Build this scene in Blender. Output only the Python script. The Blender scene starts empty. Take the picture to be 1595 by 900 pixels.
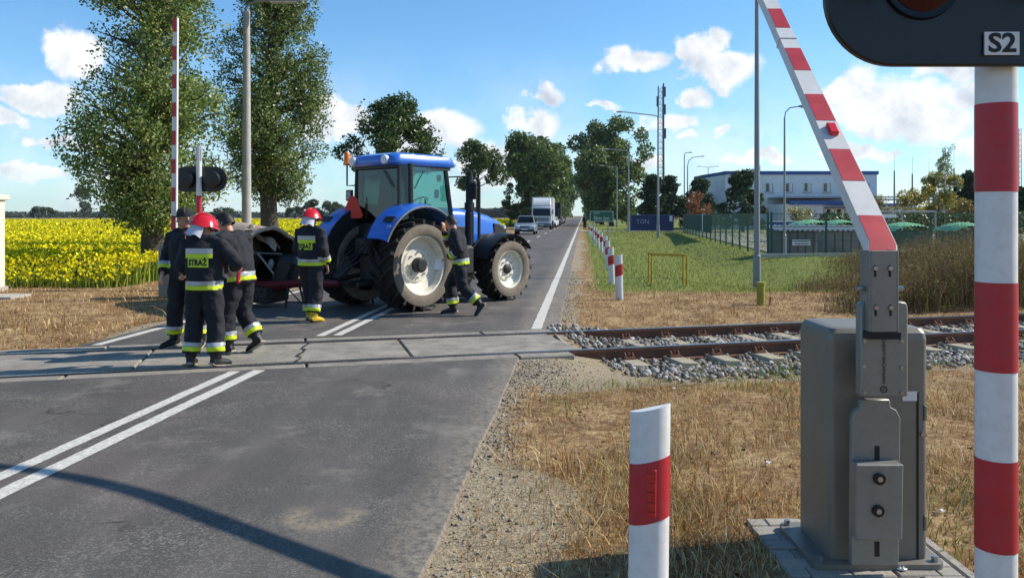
import bpy, bmesh, math, random
import numpy as np
from mathutils import Vector, Matrix, Euler

random.seed(7)
RNG = np.random.default_rng(11)
SC = bpy.context.scene
COL = SC.collection
PI = math.pi
R = math.radians

# ------------------------------------------------------------------ camera, sky, sun, exposure
CAM_H, FOC, HOR, CX = 1.65, 1240.0, 336.0, 797.5       # eye height (m) and lens (px of the 1595 x 900 photograph)
cd = bpy.data.cameras.new('camera'); cam = bpy.data.objects.new('camera', cd); COL.objects.link(cam)
cd.sensor_width = 36.0; cd.lens = 36.0 * FOC / 1595.0; cd.shift_y = -(450.0 - HOR) / 1595.0
cd.clip_start = 0.05; cd.clip_end = 6000
cam.location = (0, 0, CAM_H); cam.rotation_euler = (PI / 2, 0, 0)
SC.camera = cam

SUN_AZ, SUN_EL = R(77.0), R(38.0)                      # azimuth clockwise from +Y
W = bpy.data.worlds.new('World'); SC.world = W; W.use_nodes = True
SC.view_settings.view_transform = 'Standard'; SC.view_settings.look = 'None'
SC.view_settings.gamma = 1.0; SC.view_settings.use_curve_mapping = False
SC.view_settings.exposure = 0.33
SC.cycles.max_bounces = 6; SC.cycles.diffuse_bounces = 3; SC.cycles.glossy_bounces = 3
SC.cycles.transmission_bounces = 5; SC.cycles.transparent_max_bounces = 12
SC.cycles.use_denoising = True

sl = bpy.data.lights.new('sun', 'SUN'); sun = bpy.data.objects.new('sun', sl); COL.objects.link(sun)
sl.energy = 5.0; sl.angle = R(0.5); sl.color = (1.0, 0.93, 0.82)
sd = Vector((math.sin(SUN_AZ) * math.cos(SUN_EL), math.cos(SUN_AZ) * math.cos(SUN_EL), math.sin(SUN_EL)))
sun.rotation_euler = sd.to_track_quat('Z', 'Y').to_euler()

def build_sky():
    nt = W.node_tree; N = nt.nodes; K = nt.links; N.clear()
    def n(t, **k):
        o = N.new(t)
        for a, b in k.items(): setattr(o, a, b)
        return o
    def link(a, b): K.new(a, b)
    def mth(op, a, b=None, clamp=False):
        o = n('ShaderNodeMath', operation=op, use_clamp=clamp)
        for i, s in enumerate((a, b)):
            if s is None: continue
            if isinstance(s, (int, float)): o.inputs[i].default_value = s
            else: link(s, o.inputs[i])
        return o.outputs[0]
    def mrange(v, a, b, c=0., d=1., t='SMOOTHSTEP'):
        o = n('ShaderNodeMapRange', interpolation_type=t)
        link(v, o.inputs['Value'])
        for k_, x in zip(('From Min', 'From Max', 'To Min', 'To Max'), (a, b, c, d)): o.inputs[k_].default_value = x
        return o.outputs['Result']
    out = n('ShaderNodeOutputWorld'); bg = n('ShaderNodeBackground')
    sky = n('ShaderNodeTexSky', sky_type='NISHITA', sun_disc=False)
    sky.sun_elevation = SUN_EL; sky.sun_rotation = SUN_AZ
    sky.air_density = 1.0; sky.dust_density = 0.15; sky.ozone_density = 3.5; sky.altitude = 100
    tc = n('ShaderNodeTexCoord'); sep = n('ShaderNodeSeparateXYZ'); link(tc.outputs['Generated'], sep.inputs[0])
    az = mth('ARCTAN2', sep.outputs[0], sep.outputs[1]); el = mth('ARCSINE', sep.outputs[2])
    cmb = n('ShaderNodeCombineXYZ'); link(az, cmb.inputs[0]); link(el, cmb.inputs[1])
    # small-scale billows move the look-up point, so outlines come out cauliflower-like
    nz = n('ShaderNodeTexNoise', noise_dimensions='3D'); link(tc.outputs['Generated'], nz.inputs['Vector'])
    nz.inputs['Scale'].default_value = 17; nz.inputs['Detail'].default_value = 8; nz.inputs['Roughness'].default_value = 0.60
    nz2 = n('ShaderNodeTexNoise', noise_dimensions='3D'); link(tc.outputs['Generated'], nz2.inputs['Vector'])
    nz2.inputs['Scale'].default_value = 7; nz2.inputs['Detail'].default_value = 5; nz2.inputs['Roughness'].default_value = 0.55
    off = n('ShaderNodeVectorMath', operation='SUBTRACT'); link(nz.outputs['Color'], off.inputs[0]); off.inputs[1].default_value = (.5, .5, .5)
    off2 = n('ShaderNodeVectorMath', operation='MULTIPLY_ADD'); link(off.outputs[0], off2.inputs[0])
    off2.inputs[1].default_value = (.095, .06, 0); link(cmb.outputs[0], off2.inputs[2])
    P = off2.outputs[0]
    blobs = [  # azimuth px, elevation px of the photograph, half width, half height
        (985, 93, 62, 22), (1085, 90, 44, 34), (1110, 70, 24, 26), (1140, 112, 46, 26), (1075, 152, 38, 16),
        (842, 150, 40, 22), (828, 190, 48, 24), (935, 167, 34, 10), (1040, 190, 46, 20), (1110, 198, 18, 10),
        (1330, 150, 50, 42), (1400, 170, 70, 48), (1450, 195, 60, 36), (1500, 150, 46, 30), (1340, 240, 60, 12),
        (1180, 250, 60, 18), (700, 200, 56, 34), (640, 215, 60, 36), (530, 190, 60, 34), (760, 260, 70, 40),
        (122, 88, 34, 36), (62, 150, 56, 18), (15, 188, 32, 16), (95, 222, 40, 14), (40, 268, 54, 13), (180, 282, 50, 14),
        (990, 255, 60, 14), (1060, 215, 26, 8), (1560, 235, 70, 30), (1480, 110, 60, 14)]
    best = None; shade = None
    for (x, y, w, h) in blobs:
        a = math.atan((x - CX) / FOC); e = math.atan((HOR - y) / FOC * math.cos(a))
        s = n('ShaderNodeVectorMath', operation='SUBTRACT'); link(P, s.inputs[0]); s.inputs[1].default_value = (a, e, 0)
        m = n('ShaderNodeVectorMath', operation='MULTIPLY'); link(s.outputs[0], m.inputs[0]); m.inputs[1].default_value = (FOC / (w * 1.12), FOC / (h * 1.12), 0)
        l = n('ShaderNodeVectorMath', operation='LENGTH'); link(m.outputs[0], l.inputs[0])
        best = l.outputs['Value'] if best is None else mth('SMOOTH_MIN', best, l.outputs['Value'])
        if best.node.type == 'MATH': best.node.inputs[2].default_value = 0.16
    dens = mth('SUBTRACT', 1.0, best)
    # fair-weather cloud all round the sky, thicker towards the horizon
    generic = mth('ADD', mrange(nz2.outputs['Fac'], .56, .74, -.6, .5), mrange(el, .0, .5, -.05, -.35))
    front = mrange(mth('ABSOLUTE', az), .75, 1.0)
    generic = mth('ADD', mth('MULTIPLY', generic, front), mth('MULTIPLY', mth('SUBTRACT', 1, front), -1.0))
    dens = mth('MAXIMUM', dens, generic)
    dens = mth('ADD', dens, mth('MULTIPLY', mth('SUBTRACT', nz.outputs['Fac'], .5), 1.1))
    alpha = mrange(dens, -.03, .46, 0, .96)
    alpha = mth('MULTIPLY', alpha, mrange(el, -.01, .06))
    # low veil of thin cloud near the horizon
    veil = mth('MULTIPLY', mrange(el, .24, .0), mrange(nz2.outputs['Fac'], .35, .7, .12, .62))
    alpha = mth('MAXIMUM', alpha, veil)
    # relief: compare the billows with the billows a little way towards the sun
    sh = n('ShaderNodeVectorMath', operation='ADD'); link(tc.outputs['Generated'], sh.inputs[0]); sh.inputs[1].default_value = (.012, .004, .014)
    nz3 = n('ShaderNodeTexNoise', noise_dimensions='3D'); link(sh.outputs[0], nz3.inputs['Vector'])
    nz3.inputs['Scale'].default_value = 17; nz3.inputs['Detail'].default_value = 5; nz3.inputs['Roughness'].default_value = 0.55
    lit = mth('ADD', mrange(dens, .05, .9, .95, .62), mth('MULTIPLY', mth('SUBTRACT', nz.outputs['Fac'], nz3.outputs['Fac']), 3.2), True)
    ramp = n('ShaderNodeMix', data_type='RGBA'); link(lit, ramp.inputs[0])
    ramp.inputs[6].default_value = (4.2, 4.7, 5.4, 1); ramp.inputs[7].default_value = (7.9, 7.9, 7.8, 1)
    tint = n('ShaderNodeMix', data_type='RGBA', blend_type='MULTIPLY'); tint.inputs[0].default_value = 1
    link(sky.outputs[0], tint.inputs[6]); tint.inputs[7].default_value = (0.78, 1.12, 1.28, 1)
    mx = n('ShaderNodeMix', data_type='RGBA'); link(alpha, mx.inputs[0]); link(tint.outputs[2], mx.inputs[6]); link(ramp.outputs[2], mx.inputs[7])
    link(mx.outputs[2], bg.inputs[0]); bg.inputs[1].default_value = 0.112
    link(bg.outputs[0], out.inputs[0])
build_sky()
W.cycles.sampling_method = 'MANUAL'; W.cycles.sample_map_resolution = 512

# ------------------------------------------------------------------ survey helpers
def gp(u, v, z=0.0):
    """ground position of a surveyed point of the photograph"""
    Y = (CAM_H - z) * FOC / (v - HOR)
    return Vector(((u - CX) * Y / FOC, Y, z))
def at(u, v, Y):
    return Vector(((u - CX) * Y / FOC, Y, CAM_H - (v - HOR) * Y / FOC))
ROADS = 110.5 / 1240.0
def rd(t, Y, z=0.0): return Vector((t + ROADS * Y, Y, z))      # road: offset t, distance Y
TC = Vector((1.17, 10.63)); TA = Vector((math.cos(R(15)), math.sin(R(15)))); TN = Vector((-TA.y, TA.x))
def tk(s, d, z=0.0):
    p = TC + TA * s + TN * d
    return Vector((p.x, p.y, z))

# ------------------------------------------------------------------ materials
def lin(c):
    if isinstance(c, str):
        c = [int(c[i:i + 2], 16) / 255 for i in (0, 2, 4)]
        return tuple((x / 12.92 if x <= .04045 else ((x + .055) / 1.055) ** 2.4) for x in c)
    return tuple(c)
MATS = {}
def mat(name, col, rough=.6, metal=0., var=.12, scale=6., bump=.0, bscale=40., spec=.5, dirt=None, dirt_amt=.0, emit=None, alpha=1., coat=0., trans=0., col2=None):
    if name in MATS: return MATS[name]
    m = bpy.data.materials.new(name); m.use_nodes = True; MATS[name] = m
    nt = m.node_tree; N = nt.nodes; K = nt.links
    b = N['Principled BSDF']; c = lin(col)
    tc = N.new('ShaderNodeTexCoord')
    nz = N.new('ShaderNodeTexNoise'); nz.inputs['Scale'].default_value = scale; nz.inputs['Detail'].default_value = 6; nz.inputs['Roughness'].default_value = .6
    K.new(tc.outputs['Object'], nz.inputs['Vector'])
    mr = N.new('ShaderNodeMapRange'); mr.inputs[1].default_value = .3; mr.inputs[2].default_value = .7; K.new(nz.outputs['Fac'], mr.inputs[0])
    mx = N.new('ShaderNodeMix'); mx.data_type = 'RGBA'; K.new(mr.outputs[0], mx.inputs[0])
    c2 = lin(col2) if col2 else tuple(min(1, x * (1 + var)) for x in c)
    mx.inputs[6].default_value = (*[x * (1 - var) for x in c], 1); mx.inputs[7].default_value = (*c2, 1)
    last = mx.outputs[2]
    if dirt:
        n2 = N.new('ShaderNodeTexNoise'); n2.inputs['Scale'].default_value = scale * 2.7; n2.inputs['Detail'].default_value = 8; n2.inputs['Roughness'].default_value = .7
        K.new(tc.outputs['Object'], n2.inputs['Vector'])
        m2 = N.new('ShaderNodeMapRange'); m2.inputs[1].default_value = .45; m2.inputs[2].default_value = .75; m2.inputs[4].default_value = dirt_amt; K.new(n2.outputs['Fac'], m2.inputs[0])
        x2 = N.new('ShaderNodeMix'); x2.data_type = 'RGBA'; K.new(m2.outputs[0], x2.inputs[0]); K.new(last, x2.inputs[6]); x2.inputs[7].default_value = (*lin(dirt), 1)
        last = x2.outputs[2]
    K.new(last, b.inputs['Base Color'])
    rr = N.new('ShaderNodeMapRange'); rr.inputs[3].default_value = max(0, rough - .08); rr.inputs[4].default_value = min(1, rough + .08); K.new(nz.outputs['Fac'], rr.inputs[0]); K.new(rr.outputs[0], b.inputs['Roughness'])
    b.inputs['Metallic'].default_value = metal; b.inputs['Specular IOR Level'].default_value = spec
    b.inputs['Coat Weight'].default_value = coat; b.inputs['Coat Roughness'].default_value = .08
    b.inputs['Transmission Weight'].default_value = trans; b.inputs['Alpha'].default_value = alpha
    if bump:
        nb = N.new('ShaderNodeTexNoise'); nb.inputs['Scale'].default_value = bscale; nb.inputs['Detail'].default_value = 5
        K.new(tc.outputs['Object'], nb.inputs['Vector'])
        bp = N.new('ShaderNodeBump'); bp.inputs['Strength'].default_value = bump; bp.inputs['Distance'].default_value = .02
        K.new(nb.outputs['Fac'], bp.inputs['Height']); K.new(bp.outputs[0], b.inputs['Normal'])
    if emit:
        b.inputs['Emission Color'].default_value = (*lin(emit[0]), 1); b.inputs['Emission Strength'].default_value = emit[1]
    return m
def glass(name, col, mixf=.35, rough=.03):
    if name in MATS: return MATS[name]
    m = bpy.data.materials.new(name); m.use_nodes = True; MATS[name] = m
    nt = m.node_tree; N = nt.nodes; K = nt.links; N.clear()
    o = N.new('ShaderNodeOutputMaterial'); t = N.new('ShaderNodeBsdfTransparent'); t.inputs[0].default_value = (*lin(col), 1)
    g = N.new('ShaderNodeBsdfGlossy'); g.inputs['Roughness'].default_value = rough; g.inputs[0].default_value = (.9, .95, 1, 1)
    f = N.new('ShaderNodeLayerWeight'); f.inputs[0].default_value = .5
    pw = N.new('ShaderNodeMath'); pw.operation = 'POWER'; pw.inputs[1].default_value = 4; K.new(f.outputs['Facing'], pw.inputs[0])
    a = N.new('ShaderNodeMath'); a.operation = 'MULTIPLY_ADD'; a.use_clamp = True; a.inputs[1].default_value = .6; a.inputs[2].default_value = .04 + mixf * .1; K.new(pw.outputs[0], a.inputs[0])
    x = N.new('ShaderNodeMixShader'); K.new(a.outputs[0], x.inputs[0]); K.new(t.outputs[0], x.inputs[1]); K.new(g.outputs[0], x.inputs[2]); K.new(x.outputs[0], o.inputs[0])
    return m
def leafmat(name, tl=.3, rough=.5, spec=.4):
    """foliage: colour comes from the per-leaf attribute 'col'"""
    if name in MATS: return MATS[name]
    m = bpy.data.materials.new(name); m.use_nodes = True; MATS[name] = m
    nt = m.node_tree; N = nt.nodes; K = nt.links
    b = N['Principled BSDF']; o = N['Material Output']
    at_ = N.new('ShaderNodeAttribute'); at_.attribute_name = 'col'
    nz = N.new('ShaderNodeTexNoise'); nz.inputs['Scale'].default_value = 1.4; tc = N.new('ShaderNodeTexCoord'); K.new(tc.outputs['Object'], nz.inputs['Vector'])
    mr = N.new('ShaderNodeMapRange'); mr.inputs[1].default_value = .3; mr.inputs[2].default_value = .7; mr.inputs[3].default_value = .8; mr.inputs[4].default_value = 1.2; K.new(nz.outputs['Fac'], mr.inputs[0])
    mu = N.new('ShaderNodeVectorMath'); mu.operation = 'SCALE'; K.new(at_.outputs['Color'], mu.inputs[0]); K.new(mr.outputs[0], mu.inputs['Scale'])
    K.new(mu.outputs[0], b.inputs['Base Color']); b.inputs['Roughness'].default_value = rough; b.inputs['Specular IOR Level'].default_value = spec
    t = N.new('ShaderNodeBsdfTranslucent'); K.new(mu.outputs[0], t.inputs[0])
    x = N.new('ShaderNodeMixShader'); x.inputs[0].default_value = tl; K.new(b.outputs[0], x.inputs[1]); K.new(t.outputs[0], x.inputs[2]); K.new(x.outputs[0], o.inputs[0])
    return m

# ------------------------------------------------------------------ mesh builder
class MB:
    def __init__(s, M=None): s.v = []; s.f = []; s.M = M
    def add(s, vs, fs):
        o = len(s.v)
        s.v += [tuple(s.M @ Vector(p)) if s.M else tuple(p) for p in vs]
        s.f += [tuple(i + o for i in f) for f in fs]; return s
    def box(s, c, d, rot=None):
        x, y, z = d[0] / 2, d[1] / 2, d[2] / 2
        vs = [Vector((a * x, b * y, e * z)) for a in (-1, 1) for b in (-1, 1) for e in (-1, 1)]
        if rot is not None:
            E = Euler(rot).to_matrix() if not isinstance(rot, Matrix) else rot
            vs = [E @ p for p in vs]
        vs = [p + Vector(c) for p in vs]
        return s.add(vs, [(0, 1, 3, 2), (4, 6, 7, 5), (0, 4, 5, 1), (2, 3, 7, 6), (0, 2, 6, 4), (1, 5, 7, 3)])
    def tube(s, path, rads, n=12, side=None, cap=True, closed=False):
        path = [Vector(p) for p in path]; k = len(path); vs = []
        ref = Vector(side) if side is not None else None
        prev = None
        for i, p in enumerate(path):
            if closed: t = path[(i + 1) % k] - path[i - 1]
            else: t = path[min(i + 1, k - 1)] - path[max(i - 1, 0)]
            t.normalize()
            if ref is not None: u = ref - t * ref.dot(t)
            elif prev is not None: u = prev - t * prev.dot(t)
            else: u = Vector((1, 0, 0)) if abs(t.x) < .8 else Vector((0, 1, 0)); u = u - t * u.dot(t)
            u.normalize(); prev = u; w = t.cross(u)
            r = rads[i] if isinstance(rads, (list, tuple)) else rads
            rx, ry = r if isinstance(r, (list, tuple)) else (r, r)
            vs += [p + u * (rx * math.cos(2 * PI * j / n)) + w * (ry * math.sin(2 * PI * j / n)) for j in range(n)]
        fs = []
        for i in range(k if closed else k - 1):
            a = i * n; b = ((i + 1) % k) * n
            fs += [(a + j, a + (j + 1) % n, b + (j + 1) % n, b + j) for j in range(n)]
        if cap and not closed: fs += [tuple(range(n - 1, -1, -1)), tuple(range((k - 1) * n, k * n))]
        return s.add(vs, fs)
    def cyl(s, a, b, r0, r1=None, n=12, cap=True): return s.tube([a, b], [r0, r0 if r1 is None else r1], n, cap=cap)
    def sph(s, c, r, nu=12, nv=8, Mx=None):
        if not isinstance(r, (tuple, list)): r = (r, r, r)
        vs = []; fs = []
        for i in range(1, nv):
            t = PI * i / nv
            for j in range(nu):
                p = 2 * PI * j / nu
                vs.append(Vector((r[0] * math.sin(t) * math.cos(p), r[1] * math.sin(t) * math.sin(p), r[2] * math.cos(t))))
        vs += [Vector((0, 0, r[2])), Vector((0, 0, -r[2]))]
        if Mx is not None: vs = [Mx @ p for p in vs]
        vs = [p + Vector(c) for p in vs]
        for i in range(nv - 2):
            for j in range(nu): fs.append((i * nu + j, (i + 1) * nu + j, (i + 1) * nu + (j + 1) % nu, i * nu + (j + 1) % nu))
        T = (nv - 1) * nu
        for j in range(nu): fs += [(T, j, (j + 1) % nu), (T + 1, (nv - 2) * nu + (j + 1) % nu, (nv - 2) * nu + j)]
        return s.add(vs, fs)
    def lathe(s, prof, c=(0, 0, 0), axis='x', n=32, closed=False, cap=True):
        """prof: (radius, offset along the axis)"""
        vs = []; fs = []; c = Vector(c); k = len(prof)
        for (r, h) in prof:
            for j in range(n):
                a = 2 * PI * j / n; p, q = r * math.cos(a), r * math.sin(a)
                vs.append(c + Vector({'x': (h, p, q), 'y': (p, h, q), 'z': (p, q, h)}[axis]))
        for i in range(k if closed else k - 1):
            a = i * n; b = ((i + 1) % k) * n
            fs += [(a + j, a + (j + 1) % n, b + (j + 1) % n, b + j) for j in range(n)]
        if not closed and cap:
            if prof[0][0] > 1e-4: fs.append(tuple(range(n - 1, -1, -1)))
            if prof[-1][0] > 1e-4: fs.append(tuple(range((k - 1) * n, k * n)))
        return s.add(vs, fs)
    def prism(s, poly, fn0, fn1):
        """poly of 2-D points, mapped to 3-D twice"""
        k = len(poly)
        vs = [fn0(*p) for p in poly] + [fn1(*p) for p in poly]
        fs = [tuple(range(k - 1, -1, -1)), tuple(range(k, 2 * k))] + [(i, (i + 1) % k, k + (i + 1) % k, k + i) for i in range(k)]
        return s.add(vs, fs)
    def grid(s, fn, nu, nv, closed_u=False):
        vs = [fn(i / (nu if closed_u else nu - 1), j / (nv - 1)) for j in range(nv) for i in range(nu)]; fs = []
        for j in range(nv - 1):
            for i in range(nu if closed_u else nu - 1): fs.append((j * nu + i, j * nu + (i + 1) % nu, (j + 1) * nu + (i + 1) % nu, (j + 1) * nu + i))
        return s.add(vs, fs)
    def mesh(s, name='m', bevel=0., seg=1, ang=35, smooth=True):
        me = bpy.data.meshes.new(name); me.from_pydata(s.v, [], s.f); me.validate()
        bm = bmesh.new(); bm.from_mesh(me)
        bmesh.ops.recalc_face_normals(bm, faces=bm.faces)
        if bevel > 0:
            es = [e for e in bm.edges if len(e.link_faces) == 2 and e.calc_face_angle(0) > R(35)]
            bmesh.ops.bevel(bm, geom=es, offset=bevel, segments=seg, profile=.6, affect='EDGES', clamp_overlap=True)
        bm.to_mesh(me); bm.free()
        if smooth:
            me.polygons.foreach_set('use_smooth', [True] * len(me.polygons)); me.set_sharp_from_angle(angle=R(ang))
        me.update(); return me
    def build(s, name, m, parent=None, bevel=0., seg=1, ang=35, smooth=True, solid=0.):
        o = bpy.data.objects.new(name, s.mesh(name, bevel, seg, ang, smooth)); COL.objects.link(o)
        if m: o.data.materials.append(m)
        if parent: o.parent = parent
        return o
def tag(o, label=None, cat=None, group=None, kind=None):
    if label: o['label'] = label
    if cat: o['category'] = cat
    if group: o['group'] = group
    if kind: o['kind'] = kind
    return o
def thing(name, label, cat, loc=(0, 0, 0), rz=0., group=None):
    o = bpy.data.objects.new(name, None); COL.objects.link(o); o.empty_display_size = .2
    o.location = loc; o.rotation_euler = (0, 0, rz)
    return tag(o, label, cat, group)
KIDS = {}
def children(o): return [c for c in bpy.data.objects if c.parent == o]
def copy_tree(o, parent=None):
    c = o.copy(); COL.objects.link(c); c.parent = parent
    for ch in list(o.children): copy_tree(ch, c)
    return c
def text(body, size, m, name='lettering', parent=None, depth=.002, M=None, align='CENTER', fn=None, bold=0.):
    cu = bpy.data.curves.new(name, 'FONT'); cu.body = body; cu.size = size; cu.align_x = align; cu.align_y = 'CENTER'; cu.extrude = depth; cu.offset = bold
    cu.resolution_u = 3
    t = bpy.data.objects.new('tmp', cu); COL.objects.link(t); bpy.context.view_layer.update()
    me = bpy.data.meshes.new_from_object(t.evaluated_get(bpy.context.evaluated_depsgraph_get())); bpy.data.objects.remove(t)
    for v in me.vertices:
        if M is not None: v.co = M @ v.co
        if fn is not None: v.co = fn(v.co)
    me.materials.clear(); me.materials.append(m)
    o = bpy.data.objects.new(name, me); COL.objects.link(o)
    if parent: o.parent = parent
    return o
def np_mesh(name, V, F, m, parent=None, cols=None, smooth=False):
    """V (n,3), F (k,3 or 4) numpy; cols (n,3) -> attribute 'col'"""
    me = bpy.data.meshes.new(name); k = F.shape[1]
    me.vertices.add(len(V)); me.vertices.foreach_set('co', V.astype(np.float32).ravel())
    me.loops.add(F.size); me.loops.foreach_set('vertex_index', F.astype(np.int32).ravel())
    me.polygons.add(len(F)); me.polygons.foreach_set('loop_start', np.arange(0, F.size, k, dtype=np.int32))
    me.update(calc_edges=True)
    if cols is not None:
        a = me.color_attributes.new('col', 'FLOAT_COLOR', 'POINT')
        a.data.foreach_set('color', np.hstack([cols, np.ones((len(V), 1))]).astype(np.float32).ravel())
    if smooth: me.polygons.foreach_set('use_smooth', [True] * len(F))
    o = bpy.data.objects.new(name, me); COL.objects.link(o); me.materials.append(m)
    if parent: o.parent = parent
    return o
def pick_cols(n, pal, jit=.18):
    P = np.array([lin(c) for c in pal]); c = P[RNG.integers(0, len(P), n)]
    return np.clip(c * (1 + RNG.normal(0, jit, (n, 1))), 0, 1)
def blades(name, pts, h, w, pal, m, lean=.35, parent=None, two=True):
    """grass blades: base points (n,3), heights, widths"""
    n = len(pts); a = RNG.uniform(0, 2 * PI, n); L = np.stack([np.cos(a), np.sin(a), 0 * a], 1)
    b = RNG.uniform(0, 2 * PI, n); D = np.stack([np.cos(b), np.sin(b), 0 * b], 1) * (lean * np.abs(RNG.normal(0, 1, n)) * h)[:, None]
    Z = np.zeros((n, 3)); Z[:, 2] = h
    hw = L * (w / 2)[:, None]
    v = np.empty((n, 5, 3)); v[:, 0] = pts - hw; v[:, 1] = pts + hw
    mid = pts + Z * .55 + D * .35; v[:, 2] = mid + hw * .75; v[:, 3] = mid - hw * .75; v[:, 4] = pts + Z * .95 + D * 1.1
    base = (np.arange(n) * 5)[:, None]
    F = np.concatenate([base + np.array([[0, 1, 2]]), base + np.array([[0, 2, 3]]), base + np.array([[3, 2, 4]])])
    c = np.repeat(pick_cols(n, pal), 5, 0)
    return np_mesh(name, v.reshape(-1, 3), F, m, parent, c)
def leaf_quads(name, pts, size, pal, m, parent=None, jit=.2, aspect=.75, flat=0., cols=None):
    n = len(pts); q = RNG.normal(size=(n, 3)); q[:, 2] *= (1 - flat); q /= np.linalg.norm(q, axis=1)[:, None]
    r = RNG.normal(size=(n, 3)); u = np.cross(q, r); u /= np.linalg.norm(u, axis=1)[:, None]
    s = (size * RNG.uniform(.65, 1.3, n))[:, None] if np.isscalar(size) else (size * RNG.uniform(.65, 1.3, n))[:, None]
    U = q * s * .5; V_ = u * s * .5 * aspect
    nrm = np.cross(q, u) * s * .12
    v = np.empty((n, 4, 3)); v[:, 0] = pts - U; v[:, 1] = pts + V_ * .9 + nrm; v[:, 2] = pts + U; v[:, 3] = pts - V_ * .9 + nrm
    F = (np.arange(n) * 4)[:, None] + np.array([[0, 1, 2, 3]])
    c = np.repeat(pick_cols(n, pal, jit) if cols is None else cols, 4, 0)
    return np_mesh(name, v.reshape(-1, 3), F, m, parent, c)

# ------------------------------------------------------------------ ground, road, railway
def vnoise(x, y, sc, seed=0):
    x = np.asarray(x, float) / sc + 100.3 + seed * 17.1; y = np.asarray(y, float) / sc + 57.7 + seed * 9.3
    xi, yi = np.floor(x), np.floor(y); fx, fy = x - xi, y - yi; fx = fx * fx * (3 - 2 * fx); fy = fy * fy * (3 - 2 * fy)
    def hsh(a, b): q = np.sin(a * 127.1 + b * 311.7 + seed * 74.7) * 43758.5453; return q - np.floor(q)
    return (hsh(xi, yi) * (1 - fx) + hsh(xi + 1, yi) * fx) * (1 - fy) + (hsh(xi, yi + 1) * (1 - fx) + hsh(xi + 1, yi + 1) * fx) * fy
def fbm(x, y, sc, seed=0): return vnoise(x, y, sc, seed) * .55 + vnoise(x, y, sc / 2.3, seed + 1) * .28 + vnoise(x, y, sc / 5.1, seed + 2) * .17
def sstep(a, b, x): t = np.clip((x - a) / (b - a), 0, 1); return t * t * (3 - 2 * t)
def track_d(X, Y): return -TA.y * (X - TC.x) + TA.x * (Y - TC.y)
def road_t(X, Y): return X - ROADS * Y
def gz(X, Y):
    """height of the ground"""
    X = np.asarray(X, float); Y = np.asarray(Y, float)
    d = np.abs(track_d(X, Y)); t = road_t(X, Y)
    dip = -.155 * (1 - sstep(1.3, 2.9, d)) * np.where(t > -3, sstep(-.45, .55, t), 1)
    off = np.minimum(np.abs(t + .75), np.abs(t + 6.3)); inside = (t > -6.35) & (t < -.4)
    rough = (fbm(X, Y, 2.2, 3) - .5) * .07 * sstep(.15, 1.2, np.where(inside, 0, off)) * (1 - sstep(60, 120, Y))
    ditch = -.35 * np.exp(-((t - 5.0) / 2.0) ** 2) * sstep(17, 22, Y) * (1 - sstep(50, 70, Y))
    return -.022 + dip + rough + ditch

def zones(X, Y):
    """share of green grass, of bare gravel and of crop field"""
    t = road_t(X, Y); d = track_d(X, Y)
    edge = 17.0 + 1.6 * (fbm(X, Y, 4, 5) - .5)
    green = sstep(-1.0, 1.0, Y - edge - .12 * (X - 2)) * sstep(-.2, .8, t) * (1 - sstep(260, 300, Y))
    green = np.maximum(green, .8 * sstep(.62, .75, fbm(X, Y, 1.3, 8)) * (t > .2) * (Y < 12) * (d < -2.1) * (d > -3.0))
    gravel = ((t > -.9) & (t < 1.2)) * (1 - sstep(.0, .75, t + .92 - .5 * sstep(9.5, 12, Y) + 1.0 * (fbm(X, Y, 1.6, 2) - .5) - .30 * (d > -2.4) * (d < 0) - .45 * (1 - sstep(4.4, 6.2, Y + 1.2 * (fbm(X, Y, 1.0, 19) - .5))))) * (Y < 60)
    gravel = np.maximum(gravel, ((t < -6.2) & (t > -8)) * (1 - sstep(.1, .7, -t - 6.3 + .5 * (fbm(X, Y, 1, 4) - .5))) * (Y < 60))
    gravel = np.maximum(gravel, sstep(-3.1, -2.7, d + .5 * (fbm(X, Y, .8, 23) - .5)) * (d < 1.7) * (t > -.4))
    field = sstep(-.4, .6, Y - (18.4 + .02 * (X + 10))) * (t < -10.9) * (1 - sstep(205, 215, Y))
    return green, np.clip(gravel, 0, 1), field

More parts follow.
